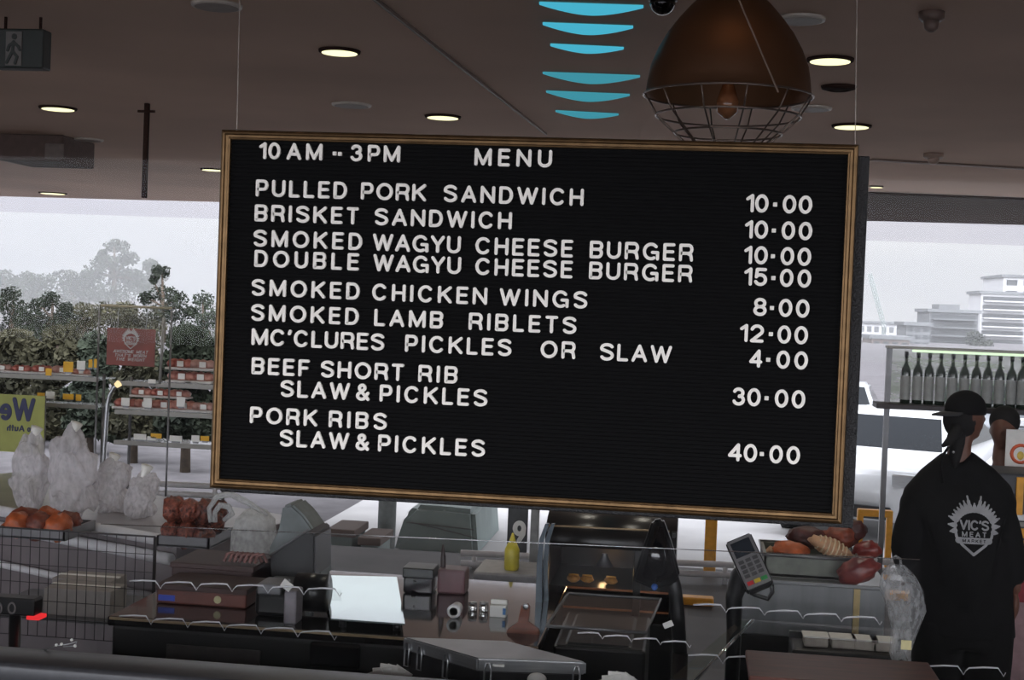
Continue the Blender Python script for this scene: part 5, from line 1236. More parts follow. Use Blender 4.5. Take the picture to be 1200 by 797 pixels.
for x, m_, s, lab in ((4, m_palem, 1.0, 'pale meat pack at the far left of the left rack'), (26, m_redm, 1.0, 'red meat pack second on the left rack'), (50, m_redm, 1.1, 'red meat pack third on the left rack, left of the pale roll'), (74, m_palem, 1.15, 'pale pink meat pack under the tree, third from the right end of the left rack'), (96, m_pinkm, .9, 'pink meat pack at the right end of the left rack')):
    pack(lab, x, z1[0]+.006, Yr1+.1, m_, GA, s*.85, .05)
for i, (x, y, m_, w, h, lab) in enumerate(((57, 436, m_yellow, 8, 9, 'yellow tag hanging on the left rack, lowest of its tags'), (80, 430, m_yellow, 13, 13, 'large yellow-green tag in the middle of the left rack'), (95, 428, m_paper, 11, 11, 'white square tag on the left rack, left of the red sign'), (106, 426, m_yellow, 5, 10, 'narrow yellow tag beside the white one on the left rack'), (112, 426, m_yellow, 4, 11, 'narrow yellow tag at the right end of the left rack'), (48, 464, m_yellow, 10, 8, 'yellow tag on the lower shelf above the banner letters'), (59, 463, m_paper, 12, 9, 'white tag on the lower left shelf, above the banner edge'), (80, 465, m_yellow, 14, 7, 'wide yellow tag on the lower left shelf right of the banner'), (92, 466, m_yellow, 7, 8, 'small yellow tag at the end of the lower left shelf'), (2, 466, m_paper, 10, 8, 'white tag at the far left of the lower shelf'))):
    price_tag(lab, x, y, Yr1, m_, 'tags on the left rack', w, h)
Yr2 = 4.7
z2 = rack('display rack of pink meat packs and white labels, against the left edge of the board', 136, 262, [450, 484, 520], Yr2, .3, (142, 256))
GB = 'meat packs on the rack beside the board'
for x, m_, s, lab in ((150, m_redm, 1.0, 'red meat pack at the left end of the middle shelf beside the board'), (172, m_pinkm, 1.0, 'pink meat pack second on the middle shelf beside the board'), (194, m_pinkm, 1.05, 'pink meat pack third on the middle shelf beside the board'), (217, m_pinkm, 1.1, 'pink meat pack fourth on the middle shelf beside the board'), (240, m_palem, 1.0, 'pale meat pack at the right end of the middle shelf, touching the frame')):
    pack(lab, x, z2[1]+.006, Yr2+.09, m_, GB, s, .04)
for x, m_, lab in ((168, m_pinkm, 'pink meat pack stacked at the back left of the middle shelf'), (190, m_redm, 'red meat pack stacked at the back centre of the middle shelf'), (212, m_pinkm, 'pink meat pack stacked at the back right of the middle shelf')):
    pack(lab, x, z2[1]+.075, Yr2+.16, m_, GB, .9, -.05)
GC = 'meat packs on the top shelf beside the board'
for x, m_, lab in ((214, m_pinkm, 'pink meat pack at the left of the top shelf, right of the sign post'), (236, m_pinkm, 'pink meat pack at the right of the top shelf, against the frame')):
    pack(lab, x, z2[0]+.006, Yr2+.09, m_, GC, 1.15)
for x, m_, lab in ((212, m_redm, 'red meat pack stacked on the left of the top shelf'), (238, m_palem, 'pale meat pack stacked on the right of the top shelf')):
    pack(lab, x, z2[0]+.082, Yr2+.09, m_, GC, 1.1)
for i, (x, y, m_, w, h, lab) in enumerate(((147, 471, m_paper, 11, 10, 'white label at the left of the middle shelf'), (173, 472, m_paper, 11, 12, 'white label in the middle of the middle shelf'), (212, 471, m_paper, 11, 12, 'white label at the right of the middle shelf'), (178, 447, m_paper, 10, 5, 'small white label above the middle shelf'), (164, 512, m_paper, 16, 7, 'white tag at the left of the lowest shelf'), (183, 511, m_yellow, 14, 6, 'yellow tag second on the lowest shelf'), (178, 514, m_paper, 12, 5, 'white slip overlapping the yellow tag on the lowest shelf'), (206, 514, m_paper, 16, 7, 'white tag right of centre on the lowest shelf'), (229, 514, m_paper, 10, 8, 'white tag near the frame on the lowest shelf'), (240, 514, m_yellow, 11, 6, 'yellow-orange tag touching the frame on the lowest shelf'))):
    price_tag(lab, x, y, Yr2, m_, 'tags on the rack beside the board', w, h)

# crest used on the shirt and on the red sign
def crest(T, s, d0, d1, mk, banner=True):
    """flaming shield mark, s metres wide; returns bmeshes: shield with flames, lettering"""
    bm = BM(); w = s
    out = [(-.36, .22), (-.40, .02), (-.36, -.20), (-.24, -.36), (0, -.56), (.24, -.36), (.36, -.20), (.40, .02), (.36, .22), (.2, .32), (0, .35), (-.2, .32), (-.36, .22)]
    for a_, b_ in zip(out, out[1:]): ribbon(bm, [(a_[0]*w, a_[1]*w), (b_[0]*w, b_[1]*w)], .055*w, T, d0, d1)
    for ang, ln in ((90-12, .30), (90+12, .30), (90-30, .20), (90+30, .20), (90-48, .16), (90+48, .16), (90-66, .17), (90+66, .17), (90-84, .13), (90+84, .13), (90-102, .10), (90+102, .10), (90, .14), (90-21, .22), (90+21, .22), (90-39, .16), (90+39, .16), (90-57, .13), (90+57, .13)):
        cx_, cz_ = .40*math.cos(R(ang))*w, (.36*math.sin(R(ang))+.0)*w; t_ = R(ang)
        for f in range(3):
            p0 = (cx_+math.cos(t_)*ln*w*f/3, cz_+math.sin(t_)*ln*w*f/3); p1 = (cx_+math.cos(t_)*ln*w*(f+1)/3, cz_+math.sin(t_)*ln*w*(f+1)/3)
            ribbon(bm, [p0, p1], (.10-.032*f)*w, T, d0, d1)
    bm2 = BM()
    word(bm2, "VIC'S", -.30*w, .30*w, -.05*w, .21*w, T, d0-.0005, d1)
    word(bm2, 'MEAT', -.25*w, .25*w, -.19*w, .11*w, T, d0-.0005, d1)
    bm3 = BM(); ribbon(bm3, [((-.32+.64*i/10)*w, -.27*w) for i in range(11)], .13*w, T, d0-.0003, d1)
    bm4 = BM(); word(bm4, 'MARKET', -.24*w, .24*w, -.305*w, .07*w, T, d0-.0012, d1)
    return bm, bm2, bm3, bm4
# red sign on its slim stand
Yrs = 4.3
m_rsign = M('red_sign_board', (136, 62, 48), .5, var=.18, scale=9)
c, w, h = span(122, 384, 184, 430, Yrs)
t = thing('meat_sign', 'red sign with white flaming shield and slanted lettering, hung in a slim frame', 'sign', (c.x, Yrs, 0))
bm = BM(); box(bm, (c.x-w/2, Yrs, c.z-h/2), (c.x+w/2, Yrs+.012, c.z+h/2), .002); obj('board', bm, m_rsign, t)
m_sgnw = M('sign_white_paint', (190, 182, 176), .6)
s_ = .40*h; cc = Vector((c.x, 0, c.z+h*.22))
Tc = lambda x, z, d: Vector((cc.x+x, Yrs-.002+d, cc.z+z))
for nm, bmx in zip(('shield', 'lettering', 'banner', 'banner_lettering'), crest(Tc, s_*1.15, 0, .003, None)):
    obj(nm, bmx, m_sgnw if nm != 'banner_lettering' else m_rsign, t)
for i, tx in enumerate(('AWESOME MEAT', "THAT'S WORTH", 'THE WEIGHT')):
    bm = BM(); zl_ = c.z-h*.16-i*h*.105; hh = h*.085; wd = (.36, .33, .30)[i]*w
    ws = tx.split(' '); tot = sum(len(q) for q in ws)+1.0; x_ = c.x-wd
    Tl = lambda x, z, d: Vector((x+(z-zl_)*.25, Yrs-.002+d, z))
    for q in ws:
        ww = 2*wd*len(q)/tot; word(bm, q, x_, x_+ww, zl_, hh, Tl, 0, .003, 1.1); x_ += ww+2*wd/tot
    obj('lettering', bm, m_sgnw, t)
bm = BM(); a, b = P(117, 358, Yrs), P(200, 359, Yrs); tube(bm, [(a.x, Yrs+.02, a.z), (b.x, Yrs+.02, a.z)], .007, 8); obj('top_rail', bm, M('tan_rail', (176, 164, 134), .5), t, True)
for x in (115, 200):
    p = P(x, 358, Yrs); bm = BM(); tube(bm, [(p.x, Yrs+.02, a.z), (p.x, Yrs+.02, 0)], .006, 8); obj('post', bm, m_steelm, t, True)
bm = BM(); p = P(193, 372, Yrs); tube(bm, [(p.x, Yrs-.01, p.z), (P(188, 450, Yrs).x, Yrs-.01, P(188, 450, Yrs).z)], .009, 8); obj('pale_stay', bm, m_shelf, t, True)
bm = BM()
for sx in (-.3, .3): tube(bm, [(c.x+sx*w, Yrs+.01, c.z+h/2), (c.x+sx*w, Yrs+.02, a.z)], .002, 6)
obj('hook', bm, m_steelm, t)
# reflected street lamp, built small between the racks
Yl2 = 4.5
g0 = P(122, 535, Yl2)
t = thing('street_lamp_reflection', 'slim silver shape of a reflected street lamp with a glowing tip, between the racks', 'lamp', (g0.x, Yl2, 0))
bm = BM(); tube(bm, [(g0.x, Yl2, 0), g0, P(124, 500, Yl2), P(126, 474, Yl2), P(129, 462, Yl2), P(134, 454, Yl2), P(138, 450, Yl2)], [.012]*4+[.012, .014, .016], 10); obj('neck', bm, m_steel, t, True)
bm = BM(); q1, q2 = P(136, 452, Yl2), P(140, 449, Yl2); tube(bm, [q1, q2], [.016, .02], 10); obj('lamp_head', bm, glow('warm_tip', (255, 226, 170), 1.2), t, True)
bm = BM(); lathe(bm, (g0.x, Yl2, 0), [(.12, 0), (.12, .02), (.02, .03)], 20); obj('base', bm, m_steelm, t, True)

# yellow-green banner seen from the back: its lettering reads mirrored
Yba = 4.68
m_ban = M('yellow_green_banner', (158, 162, 84), .6, var=.12, scale=5); m_navy = M('navy_lettering', (40, 44, 84), .6)
c, w, h = span(-70, 459, 59, 531, Yba)
t = thing('banner', 'yellow-green banner at the left edge whose navy lettering reads mirrored', 'banner', (c.x, Yba, 0))
bm = BM(); box(bm, (c.x-w/2, Yba, c.z-h/2), (c.x+w/2, Yba+.006, c.z+h/2)); obj('sheet', bm, m_ban, t)
kb = 1/PPM(Yba); xr = P(41, 480, Yba).x
Tb = lambda x, z, d: Vector((2*xr-x, Yba-.004+d, z)); zb_ = P(30, 494, Yba).z
bm = BM(); word(bm, 'We', xr, xr+46*kb, zb_, 30*kb, Tb, 0, .004, 1.0); obj('lettering', bm, m_navy, t)
bm = BM(); zb_ = P(30, 506, Yba).z; word(bm, 'to', xr+2*kb, xr+9*kb, zb_, 8*kb, Tb, 0, .004); word(bm, 'Auth', xr+13*kb, xr+36*kb, zb_, 8*kb, Tb, 0, .004); obj('small_lettering', bm, m_navy, t)
for x in (c.x-w/2, c.x+w/2-.01):
    bm = BM(); tube(bm, [(x, Yba+.02, 0), (x, Yba+.02, c.z+h/2)], .010, 8); obj('pole', bm, m_steelm, t, True)

# ================================================================== NUMBER SIGN AND BOTTLE UNDER THE BOARD
Yn = 3.0
c, w, h = span(594, 603, 618, 648, Yn)
t = thing('number_sign', 'dark sign plate with a white figure nine on a pale post, just under the board', 'sign', (P(622, 700, Yn).x, Yn, 0))
bm = BM(); box(bm, (c.x-w/2, Yn, c.z-h/2), (c.x+w/2, Yn+.02, c.z+h/2+.06), .003); obj('plate', bm, M('charcoal_plate', (66, 68, 70), .5), t)
kn = 1/PPM(Yn); Tn = lambda x, z, d: Vector((x, Yn-.003+d, z)); p = P(608, 636, Yn)
bm = BM(); word(bm, '9', p.x-7*kn, p.x+7*kn, p.z, 26*kn, Tn, 0, .004, 1.2); obj('figure', bm, m_paper, t)
bm = BM(); p2 = P(623, 700, Yn); box(bm, (p2.x-5*kn, Yn+.005, 0), (p2.x+5*kn, Yn+.03, P(623, 602, Yn).z+.06), .003); obj('post', bm, M('pale_post', (150, 152, 152), .5), t)
Yy2 = 2.2; ky = 1/PPM(Yy2)
t = thing('sauce_bottle', 'yellow squeeze bottle with a pointed cap, in front of the number sign', 'bottle', (P(600, 660, Yy2).x, Yy2, P(600, 650, Yy2).z-.06))
bm = BM(); c0 = P(600, 650, Yy2); lathe(bm, c0+Vector((0, 0, -.06)), [(8*ky, 0), (9*ky, .01), (9*ky, .06+6*ky), (5*ky, .06+15*ky)], 20); obj('bottle_body', bm, M('mustard_plastic', (206, 190, 58), .35), t, True)
bm = BM(); lathe(bm, c0, [(4.5*ky, 15*ky), (3.5*ky, 18*ky), (1*ky, 26*ky)], 16); obj('nozzle', bm, M('mustard_cap', (222, 206, 84), .35), t, True)
bm = BM(); zst = c0.z-.06; box(bm, (c0.x-.14, Yy2-.08, 0), (c0.x+.14, Yy2+.2, zst), .01); tag(recentre(obj('side_stand', bm, M('pale_stand', (170, 168, 168), .5))), 'pale side stand carrying the yellow squeeze bottle', 'stand')

# ================================================================== BOTTLE SHELF AT THE RIGHT
Ybs = 5.0; kbs = 1/PPM(Ybs)
a, b = P(1026, 471, Ybs), P(1230, 482, Ybs); zsb = (a.z+b.z)/2
t = thing('bottle_shelf', 'long bottle shelf with a green-white light strip above, at the right', 'shelf', ((a.x+b.x)/2, Ybs, 0))
bm = BM(); box(bm, (a.x, Ybs-.06, zsb-.03), (b.x+.3, Ybs+.14, zsb), .004); obj('board', bm, M('dark_shelf_board', (56, 50, 52), .5), t)
zled = P(1120, 413, Ybs).z
bm = BM(); box(bm, (P(1040, 412, Ybs).x, Ybs+.0, zled+.006), (b.x+.3, Ybs+.1, zled+.022), .003); obj('light_housing', bm, m_shelf, t)
bm = BM(); box(bm, (P(1070, 412, Ybs).x, Ybs-.005, zled-.008), (b.x+.3, Ybs+.03, zled+.006)); obj('light_strip', bm, glow('green_white_strip', (226, 255, 214), 1.1), t)
bm = BM(); bm.faces.new([bm.verts.new(p) for p in ((P(1044, 470, Ybs).x, Ybs+.13, zsb), (b.x+.3, Ybs+.13, zsb), (b.x+.3, Ybs+.13, zled), (P(1044, 470, Ybs).x, Ybs+.13, zled))]); obj('back_screen', bm, film('green_back_film', (140, 168, 118), .5), t)
for x in (a.x+.08, b.x+.2):
    bm = BM(); box(bm, (x-.015, Ybs+.10, 0), (x+.015, Ybs+.13, zled+.02)); obj('post', bm, m_steelm, t)
m_bot = M('dark_green_glass', (26, 38, 30), .12, var=.2, coat=.5); m_lab = M('silver_label', (150, 152, 150), .5, var=.08)
bt = thing('bottle', 'x', 'bottle', (0, 0, 0)); 
hB = 60*kbs; rB = 5.6*kbs
bm = BM(); lathe(bm, (0, 0, 0), [(rB*.9, 0), (rB, .006), (rB, hB*.60), (rB*.85, hB*.68), (rB*.34, hB*.78), (rB*.32, hB*.93)], 20); obj('glass_body', bm, m_bot, bt, True)
bm = BM(); lathe(bm, (0, 0, 0), [(rB*1.03, hB*.08), (rB*1.03, hB*.54)], 20, cap=False); obj('label', bm, m_lab, bt, True)
bm = BM(); lathe(bm, (0, 0, 0), [(rB*.40, hB*.90), (rB*.40, hB*1.0), (rB*.2, hB*1.005)], 16); obj('cap', bm, m_black, bt, True)
names_ = ['leftmost', 'second from left', 'third from left', 'fourth from left', 'fifth from left', 'sixth from left', 'seventh from left', 'eighth from left', 'ninth from left', 'tenth from left', 'eleventh from left']
for i, x in enumerate((1062, 1076, 1089.5, 1103, 1117, 1131, 1145, 1158.5, 1172.5, 1186.5, 1199)):
    o = bt if i == 0 else copy_tree(bt); o.location = (P(x, 450, Ybs).x, Ybs+.03, zsb)
    tag(o, 'dark bottle with a pale label, %s of the row on the lit shelf' % names_[i], 'bottle', 'bottles on the lit shelf')

# right edge: white poster, yellow rack, red box
Yq2 = 4.55
c, w, h = span(1180, 505, 1226, 556, Yq2)
t = thing('poster', 'white poster with an orange and yellow mark, at the right edge behind the person', 'poster', (c.x, Yq2, 0))
bm = BM(); box(bm, (c.x-w/2, Yq2, c.z-h/2), (c.x+w/2, Yq2+.01, c.z+h/2)); obj('sheet', bm, m_paper, t)
kq = 1/PPM(Yq2); p = P(1196, 532, Yq2)
bm = BM(); tube(bm, [(p.x+10*kq*math.cos(R(q)), Yq2-.002, p.z+10*kq*math.sin(R(q))) for q in range(0, 360, 20)], 2*kq, 6, True); obj('orange_ring', bm, M('orange_ink', (214, 96, 60), .6), t, True)
bm = BM(); blob(bm, (p.x, Yq2-.001, p.z-2*kq), (4*kq, .003, 5*kq), .1, 2, 1, 2); obj('yellow_spot', bm, M('yellow_ink', (226, 196, 90), .6), t, True)
bm = BM(); tube(bm, [(c.x, Yq2+.02, 0), (c.x, Yq2+.02, c.z)], .012, 8); obj('stand', bm, m_steelm, t, True)
Yyr = 4.0
c, w, h = span(1168, 556, 1240, 650, Yyr)
t = thing('yellow_rack', 'black crate rack with yellow edges at the right edge, behind the person', 'rack', (c.x, Yyr+.2, 0))
bm = BM(); box(bm, (c.x-w/2, Yyr, 0), (c.x+w/2, Yyr+.4, P(1195, 556, Yyr).z), .01); obj('body', bm, M('charcoal_crate', (58, 60, 66), .5), t)
for x0, y0, x1, y1, mm, nm in ((1191, 560, 1199, 604, m_ypaint, 'yellow_edge'), (1170, 620, 1236, 631, m_ypaint, 'yellow_edge'), (1170, 634, 1236, 644, m_ypaint, 'yellow_edge'), (1184, 604, 1236, 611, m_white, 'white_edge'), (1184, 613, 1236, 618, m_shelf, 'white_edge')):
    c, w, h = span(x0, y0, x1, y1, Yyr-.01); bm = BM(); box(bm, (c.x-w/2, Yyr-.012, c.z-h/2), (c.x+w/2, Yyr+.005, c.z+h/2), .003); obj(nm, bm, mm, t)
c, w, h = span(1183, 683, 1230, 706, 3.4)
bm = BM(); box(bm, (c.x-w/2, 3.4, 0), (c.x+w/2, 3.7, c.z+h/2), .01); 
t = thing('red_bin', 'red lidded bin at the right edge, behind the hand of the person', 'bin', (c.x, 3.55, 0)); obj('bin_body', bm, M('pale_pink_bin', (150, 120, 124), .5), t)
bm = BM(); box(bm, (c.x-w/2-.01, 3.38, c.z-h/2), (c.x+w/2+.01, 3.72, c.z+h/2+.005), .008); obj('lid', bm, M('deep_red_lid', (140, 30, 44), .4), t)

# ================================================================== PEOPLE
def skin_mesh(verts, edges, radii, root=0, sub=1):
    me = bpy.data.meshes.new('sk'); me.from_pydata([tuple(v) for v in verts], edges, []); me.update()
    o = bpy.data.objects.new('sk', me); COL.objects.link(o)
    o.modifiers.new('s', 'SKIN'); s = o.modifiers.new('u', 'SUBSURF'); s.levels = sub; s.render_levels = sub
    if not me.skin_vertices: 
        bm = bmesh.new(); bm.from_mesh(me); bm.verts.layers.skin.verify(); bm.to_mesh(me); bm.free()
    for i, d in enumerate(me.skin_vertices[0].data):
        r = radii[i]; d.radius = (r, r) if not isinstance(r, tuple) else r; d.use_root = (i == root)
    bpy.context.view_layer.update(); dg = bpy.context.evaluated_depsgraph_get()
    m2 = bpy.data.meshes.new_from_object(o.evaluated_get(dg)); bm = bmesh.new(); bm.from_mesh(m2)
    bpy.data.objects.remove(o); return bm
def remeshed(name, bm, voxel, mat, parent, smooth_it=4):
    o = obj(name, bm, mat, parent); r = o.modifiers.new('r', 'REMESH'); r.mode = 'VOXEL'; r.voxel_size = voxel; r.use_smooth_shade = True
    s = o.modifiers.new('c', 'SMOOTH'); s.factor = .5; s.iterations = smooth_it
    bpy.context.view_layer.update(); dg = bpy.context.evaluated_depsgraph_get(); me = bpy.data.meshes.new_from_object(o.evaluated_get(dg))
    o.modifiers.clear(); old = o.data; o.data = me; bpy.data.meshes.remove(old)
    if not me.materials: me.materials.append(mat)
    for p in me.polygons: p.use_smooth = True
    return o
def merge(dst, src):
    m = bpy.data.meshes.new('m'); src.to_mesh(m); src.free(); dst.from_mesh(m); bpy.data.meshes.remove(m)
def head_into(bm, c, s, face, upv=Vector((0, 0, 1))):
    """head of height s centred at c, looking along face"""
    f = face.normalized(); side = upv.cross(f).normalized(); u = f.cross(side).normalized()
    r = bmesh.ops.create_icosphere(bm, subdivisions=4, radius=1.0)
    for v in r['verts']:
        d = v.co.normalized(); x, y, z = d.x, d.y, d.z        # x forward, y side, z up
        q = Vector((x*.40, y*.325, z*.5))
        if z < 0: q.y *= 1-.30*(-z)**1.2; q.x *= 1-.12*(-z); q.x += .07*(-z)
        if x > 0:
            q.x += .13*math.exp(-((z+.06)**2)/.018-(y**2)/.014)          # nose
            q.x += .035*math.exp(-((z-.22)**2)/.012-(y**2)/.25)          # brow
            q.x += .05*math.exp(-((z+.40)**2)/.008-(y**2)/.05)           # lips
            q.x += .07*math.exp(-((z+.80)**2)/.02-(y**2)/.10)            # chin
            q.x -= .05*math.exp(-((z-.06)**2)/.012-((abs(y)-.36)**2)/.03) # eye sockets
        v.co = c+(f*q.x+side*q.y+u*q.z)*s
    for sg in (-1, 1):
        e = bmesh.ops.create_icosphere(bm, subdivisions=2, radius=1.0)
        for v in e['verts']: v.co = c+(f*(v.co.x*.07-.03)+side*(sg*.325+v.co.y*.035)+u*(v.co.z*.12-.02))*s
def hand_into(bm, wrist, d, palm_n, L, thumb_sign=1):
    d = d.normalized(); n = palm_n.normalized(); s = d.cross(n).normalized()
    pc_ = wrist+d*L*.25
    vs = bmesh.ops.create_icosphere(bm, subdivisions=3, radius=1.0)['verts']
    for v in vs: v.co = pc_+d*v.co.x*L*.29+s*v.co.y*L*.225+n*v.co.z*L*.10
    for i, (off, ln) in enumerate(((-.16, .42), (-.055, .48), (.055, .45), (.16, .36))):
        b0 = wrist+d*L*.44+s*off*L; p1 = b0+d*ln*L*.45+n*L*.04; p2 = p1+(d*.8+n*.6).normalized()*ln*L*.33; p3 = p2+(d*.4+n*.9).normalized()*ln*L*.24
        tube(bm, [b0-d*L*.1, b0, p1, p2, p3], [L*.05, L*.052, L*.047, L*.042, L*.030], 8)
    b0 = wrist+d*L*.12+s*thumb_sign*L*.16; p1 = b0+(d*.6+s*thumb_sign*.75).normalized()*L*.2; p2 = p1+(d*.95+n*.3).normalized()*L*.2
    tube(bm, [b0-s*thumb_sign*L*.06, b0, p1, p2], [L*.06, L*.062, L*.052, L*.036], 8)

m_skin = M('skin', (104, 68, 54), .5, var=.06); m_cloth = M('black_cotton', (13, 13, 14), .85, var=.2, scale=30, spec=.2); m_hair = M('black_hair', (14, 12, 12), .85, var=.3, scale=60, stretch=(1, 1, 10))
Yp = 2.5; kp = 1/PPM(Yp)
J = lambda x, y, dy=0.0: P(x, y, Yp)+Vector((0, dy, 0))
base = J(1126, 790); base.z = 0
per = thing('person', 'person in black backwards cap, white shield on the back of the black shirt', 'person', base)
hip = J(1127, 760); hipz = max(hip.z, .88); hip.z = .92
chest = J(1124, 628); neck0 = J(1122, 552); neck1 = J(1125, 520)
sl, sr = J(1074, 590), J(1171, 588); el, er = J(1063, 645, -.02), J(1184, 648, .02); wl, wr = J(1082, 690, .20), J(1190, 697, .0)
lh = (hip+Vector((-.09, 0, -.04)), Vector((hip.x-.10, Yp-.01, .50)), Vector((hip.x-.11, Yp+.03, .09)))
rh = (hip+Vector((.09, 0, -.04)), Vector((hip.x+.10, Yp-.01, .50)), Vector((hip.x+.11, Yp+.03, .09)))
V_ = [hip, hip.lerp(chest, .45), chest, neck0, neck1, sl, el, wl, sr, er, wr, *lh, *rh, lh[2]+Vector((-.02, .16, -.05)), rh[2]+Vector((.02, .16, -.05))]
E_ = [(0, 1), (1, 2), (2, 3), (3, 4), (2, 5), (5, 6), (6, 7), (2, 8), (8, 9), (9, 10), (0, 11), (11, 12), (12, 13), (0, 14), (14, 15), (15, 16), (13, 17), (16, 18)]
Rr = [(.15, .11), (.135, .10), (.15, .11), (.058, .058), (.05, .05), .055, .045, .03, .055, .045, .03, .085, .058, .04, .085, .058, .04, .04, .04]
def body_from(V_, E_, Rr, headc, hs, face, hands):
    bm = skin_mesh(V_, E_, Rr); head_into(bm, headc, hs, face)
    tube(bm, [V_[3], V_[4], headc-Vector((0, 0, hs*.2))], [hs*.26, hs*.24, hs*.22], 12)
    for h_ in hands: hand_into(bm, *h_)
    return bm
hc = J(1131, 489); hs = .19; face = Vector((.93, .30, -.02))
bm = body_from(V_, E_, Rr, hc, hs, face, [(wl, Vector((.15, .8, -.3)), Vector((.2, 0, -.9)), .175, 1), (wr, Vector((.02, .12, -1)), Vector((-1, .2, 0)), .175, 1)])
remeshed('body', bm, .0075, m_skin, per)
# clothes follow the body a little outside it
G_ = .018
Vs = [hip+Vector((0, 0, -.09)), hip.lerp(chest, .45), chest, neck0+Vector((0, 0, .0)), sl, el, sr, er, el.lerp(wl, .9), er.lerp(wr, .85)]
bm = skin_mesh(Vs, [(0, 1), (1, 2), (2, 3), (2, 4), (4, 5), (2, 6), (6, 7), (5, 8), (7, 9)], [(.17, .12), (.17, .12), (.19, .135), (.085, .08), .088, .085, .085, .07, .06, .052])
def oval(bm, a, b, rx0, rx1, ry, n=9):
    """smooth oval trunk between two centres"""
    lathe(bm, (0, 0, 0), [(1, i/(n-1)) for i in range(n)], 28)
    bm.verts.ensure_lookup_table()
    for v in bm.verts[-28*n:]:
        f = v.co.z; r_ = rx0+(rx1-rx0)*f; c_ = a.lerp(b, f); v.co = Vector((c_.x+v.co.x*r_, c_.y+v.co.y*ry, c_.z))
oval(bm, hip+Vector((0, 0, -.12)), chest, .205, .195, .125)
vsx = bmesh.ops.create_icosphere(bm, subdivisions=3, radius=1.0)['verts']
for v in vsx: v.co = Vector((v.co.x*.195, v.co.y*.105, v.co.z*.15))+J(1123, 608)
for a_ in (sl, sr):
    vsx = bmesh.ops.create_icosphere(bm, subdivisions=3, radius=1.0)['verts']
    for v in vsx: v.co = v.co*.080+a_+Vector((.012 if a_ is sl else -.012, 0, -.008))
    tube(bm, [neck0+Vector((0, 0, .03)), neck0.lerp(a_, .5)+Vector((0, 0, .008)), a_], [.075, .09, .078], 14)
shirt = remeshed('shirt', bm, .011, m_cloth, per, 8)
bm = BM()
oval(bm, hip+Vector((0, 0, -.16)), hip+Vector((0, 0, .06)), .195, .185, .12)
for lz in (lh, rh): tube(bm, [lz[0]+Vector((0, 0, -.02)), lz[0].lerp(lz[1], .5), lz[1], lz[1].lerp(lz[2], .5), lz[2]], [.11, .10, .085, .08, .068], 16)
remeshed('trousers', bm, .012, m_cloth, per, 5)
for lz in (lh, rh):
    bm = BM(); blob(bm, lz[2]+Vector((0, .06, -.045)), (.052, .145, .05), .05, 1, 2, 3)
    for v in bm.verts: v.co.z = max(v.co.z, 0)
    obj('shoe', bm, m_black, per, True)
# cap worn backwards
bm = BM(); u_ = Vector((0, 0, 1)); f_ = Vector((face.x, face.y, 0)).normalized(); s_ = u_.cross(f_)
vs = bmesh.ops.create_icosphere(bm, subdivisions=4, radius=1.0)['verts']
for v in vs: v.co = hc+Vector((0, 0, hs*.16))+f_*v.co.x*hs*.44+s_*v.co.y*hs*.37+u_*(max(v.co.z, -.22))*hs*.41
obj('cap', bm, m_cloth, per, True)
capo = per.children[-1]
bm = BM(); N_ = 14; top_, bot_ = [], []
for i in range(N_+1):
    a_ = R(-62+124*i/N_); e0 = hc+Vector((0, 0, hs*.12))-f_*math.cos(a_)*hs*.44+s_*math.sin(a_)*hs*.37
    e1_ = hc+Vector((0, 0, hs*.05))-f_*(math.cos(a_)*hs*.44+hs*.30*math.cos(a_*1.1))+s_*math.sin(a_)*hs*.36
    top_.append((bm.verts.new(e0), bm.verts.new(e1_))); bot_.append((bm.verts.new(e0-u_*.006), bm.verts.new(e1_-u_*.006)))
for i in range(N_):
    bm.faces.new((top_[i][0], top_[i+1][0], top_[i+1][1], top_[i][1])); bm.faces.new((bot_[i][0], bot_[i][1], bot_[i+1][1], bot_[i+1][0])); bm.faces.new((top_[i][1], top_[i+1][1], bot_[i+1][1], bot_[i][1]))
obj('cap_peak', bm, M('dark_cap_peak', (40, 40, 44), .7), capo, True)
# hair and ponytail
bm = BM(); vs = bmesh.ops.create_icosphere(bm, subdivisions=4, radius=1.0)['verts']
for v in vs: v.co = hc+f_*(v.co.x*hs*.36-hs*.10)+s_*v.co.y*hs*.36+u_*(v.co.z*hs*.42-hs*.05)
bmesh.ops.delete(bm, geom=[v for v in bm.verts if (v.co-hc).dot(f_) > hs*.10], context='VERTS')
tube(bm, [J(1122, 494, -.04), J(1116, 506, -.06), J(1109, 515, -.075), J(1100, 521, -.08)], [.026, .026, .018, .006], 10)
tube(bm, [J(1122, 500, -.03), J(1119, 518, -.05), J(1116, 534, -.06), J(1115, 548, -.065)], [.030, .030, .024, .010], 10)
obj('hair', bm, m_hair, per, True)
# apron strap behind the neck
bm = BM(); tube(bm, [J(1108, 522, -.07), J(1100, 532, -.085), J(1097, 545, -.10), J(1099, 562, -.11)], .0055, 8); obj('strap', bm, m_cloth, per, True)
bm = BM(); bmesh.ops.create_icosphere(bm, subdivisions=2, radius=.005, matrix=Matrix.Translation(J(1112, 527, -.10))); obj('earring', bm, m_steel, per, True)
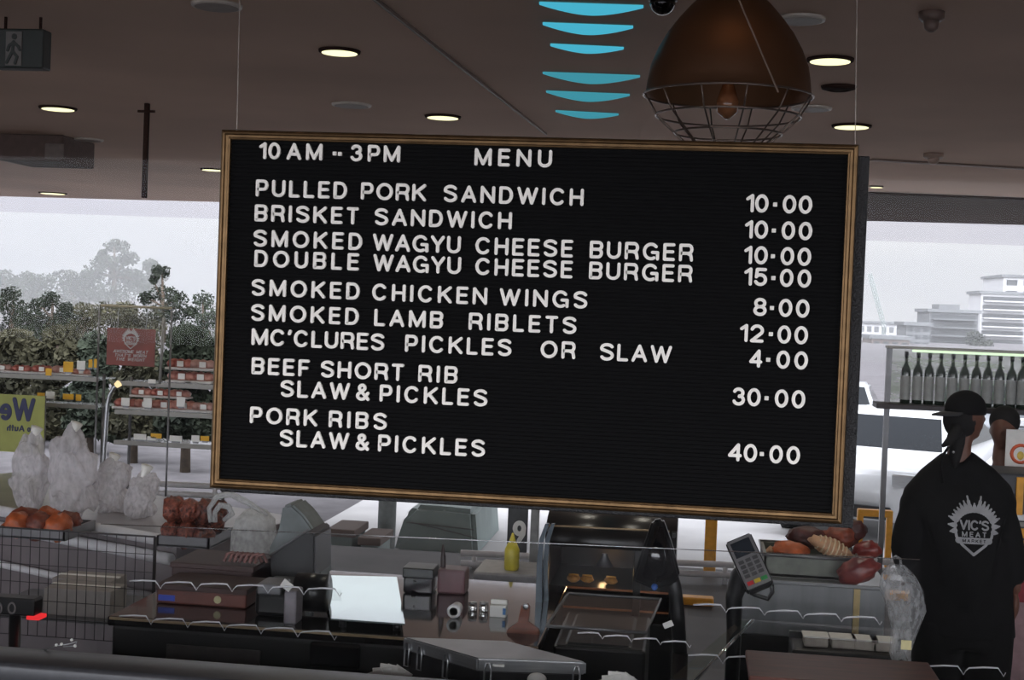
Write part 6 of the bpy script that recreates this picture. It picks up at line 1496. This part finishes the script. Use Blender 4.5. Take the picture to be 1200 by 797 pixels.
# shield print on the back, laid on the cloth
from mathutils.bvhtree import BVHTree
vv = [v.co+shirt.parent.location for v in shirt.data.vertices]; tree_ = BVHTree.FromPolygons(vv, [p.vertices[:] for p in shirt.data.polygons])
cc = P(1142, 619, Yp-.14); sw_ = 53*kp
def Tsh(x, z, d):
    q = Vector((cc.x+x, Yp-1, cc.z+z)); hit = tree_.ray_cast(q, Vector((0, 1, 0)))
    y = hit[0].y if hit[0] is not None else Yp-.1
    return Vector((cc.x+x, y-.0015+d, cc.z+z))
for nm, bmx in zip(('shield_print', 'print_lettering', 'print_banner', 'banner_lettering'), crest(Tsh, sw_, -.001, .002, None)):
    obj(nm, bmx, M('grey_white_print', (150, 150, 152), .7) if nm != 'banner_lettering' else m_cloth, shirt)

# second person further back, mostly hidden
Y2 = 4.75; k2 = 1/PPM(Y2)
J2 = lambda x, y, dy=0.0: P(x, y, Y2)+Vector((0, dy, 0))
b2 = J2(1178, 600); b2.z = 0
p2 = thing('person', 'bareheaded person in an olive top, mostly hidden behind the black cap wearer', 'person', b2)
hc2 = J2(1176, 505); hip2 = Vector((b2.x, Y2, hc2.z-.75)); ch2 = Vector((b2.x, Y2, hc2.z-.36)); nk = hc2-Vector((0, 0, .16))
s2l, s2r = nk+Vector((-.17, 0, -.07)), nk+Vector((.17, 0, -.07))
zk = hip2.z*.5
V2 = [hip2, hip2.lerp(ch2, .5), ch2, nk, nk+Vector((0, 0, .05)), s2l, s2l+Vector((-.05, .02, -.26)), s2l+Vector((-.02, .14, -.46)), s2r, s2r+Vector((.05, .02, -.26)), s2r+Vector((.02, .14, -.46)), hip2+Vector((-.09, 0, -.03)), Vector((hip2.x-.1, Y2, zk)), Vector((hip2.x-.1, Y2, .08)), hip2+Vector((.09, 0, -.03)), Vector((hip2.x+.1, Y2, zk)), Vector((hip2.x+.1, Y2, .08)), Vector((hip2.x-.1, Y2+.14, .04)), Vector((hip2.x+.1, Y2+.14, .04))]
bm = body_from(V2, E_, [(.14, .1), (.125, .09), (.145, .1), (.055, .055), (.05, .05), .05, .042, .028, .05, .042, .028, .08, .055, .038, .08, .055, .038, .038, .038], hc2, .215, Vector((-.3, -.9, 0)), [(V2[7], Vector((.1, .7, -.4)), Vector((0, 0, -1)), .16, 1), (V2[10], Vector((-.1, .7, -.4)), Vector((0, 0, -1)), .16, -1)])
remeshed('body', bm, .009, m_skin, p2)
bm = skin_mesh([hip2, hip2.lerp(ch2, .5), ch2, nk-Vector((0, 0, .02)), s2l, s2l.lerp(V2[6], .8), s2r, s2r.lerp(V2[9], .8)], [(0, 1), (1, 2), (2, 3), (2, 4), (4, 5), (2, 6), (6, 7)], [(.165, .12), (.15, .115), (.165, .12), (.07, .07), .07, .065, .07, .065])
remeshed('top', bm, .012, M('olive_top', (88, 100, 62), .8), p2, 6)
bm = skin_mesh([hip2, V2[11], V2[12], V2[13], V2[14], V2[15], V2[16]], [(0, 1), (1, 2), (2, 3), (0, 4), (4, 5), (5, 6)], [(.16, .12), .105, .085, .065, .105, .085, .065])
remeshed('trousers', bm, .013, m_cloth, p2, 5)
bm = BM(); vs = bmesh.ops.create_icosphere(bm, subdivisions=4, radius=1.0)['verts']
for v in vs: v.co = hc2+Vector((v.co.x*.082+.008, v.co.y*.09+.02, v.co.z*.085+.055))
obj('hair', bm, m_hair, p2, True)
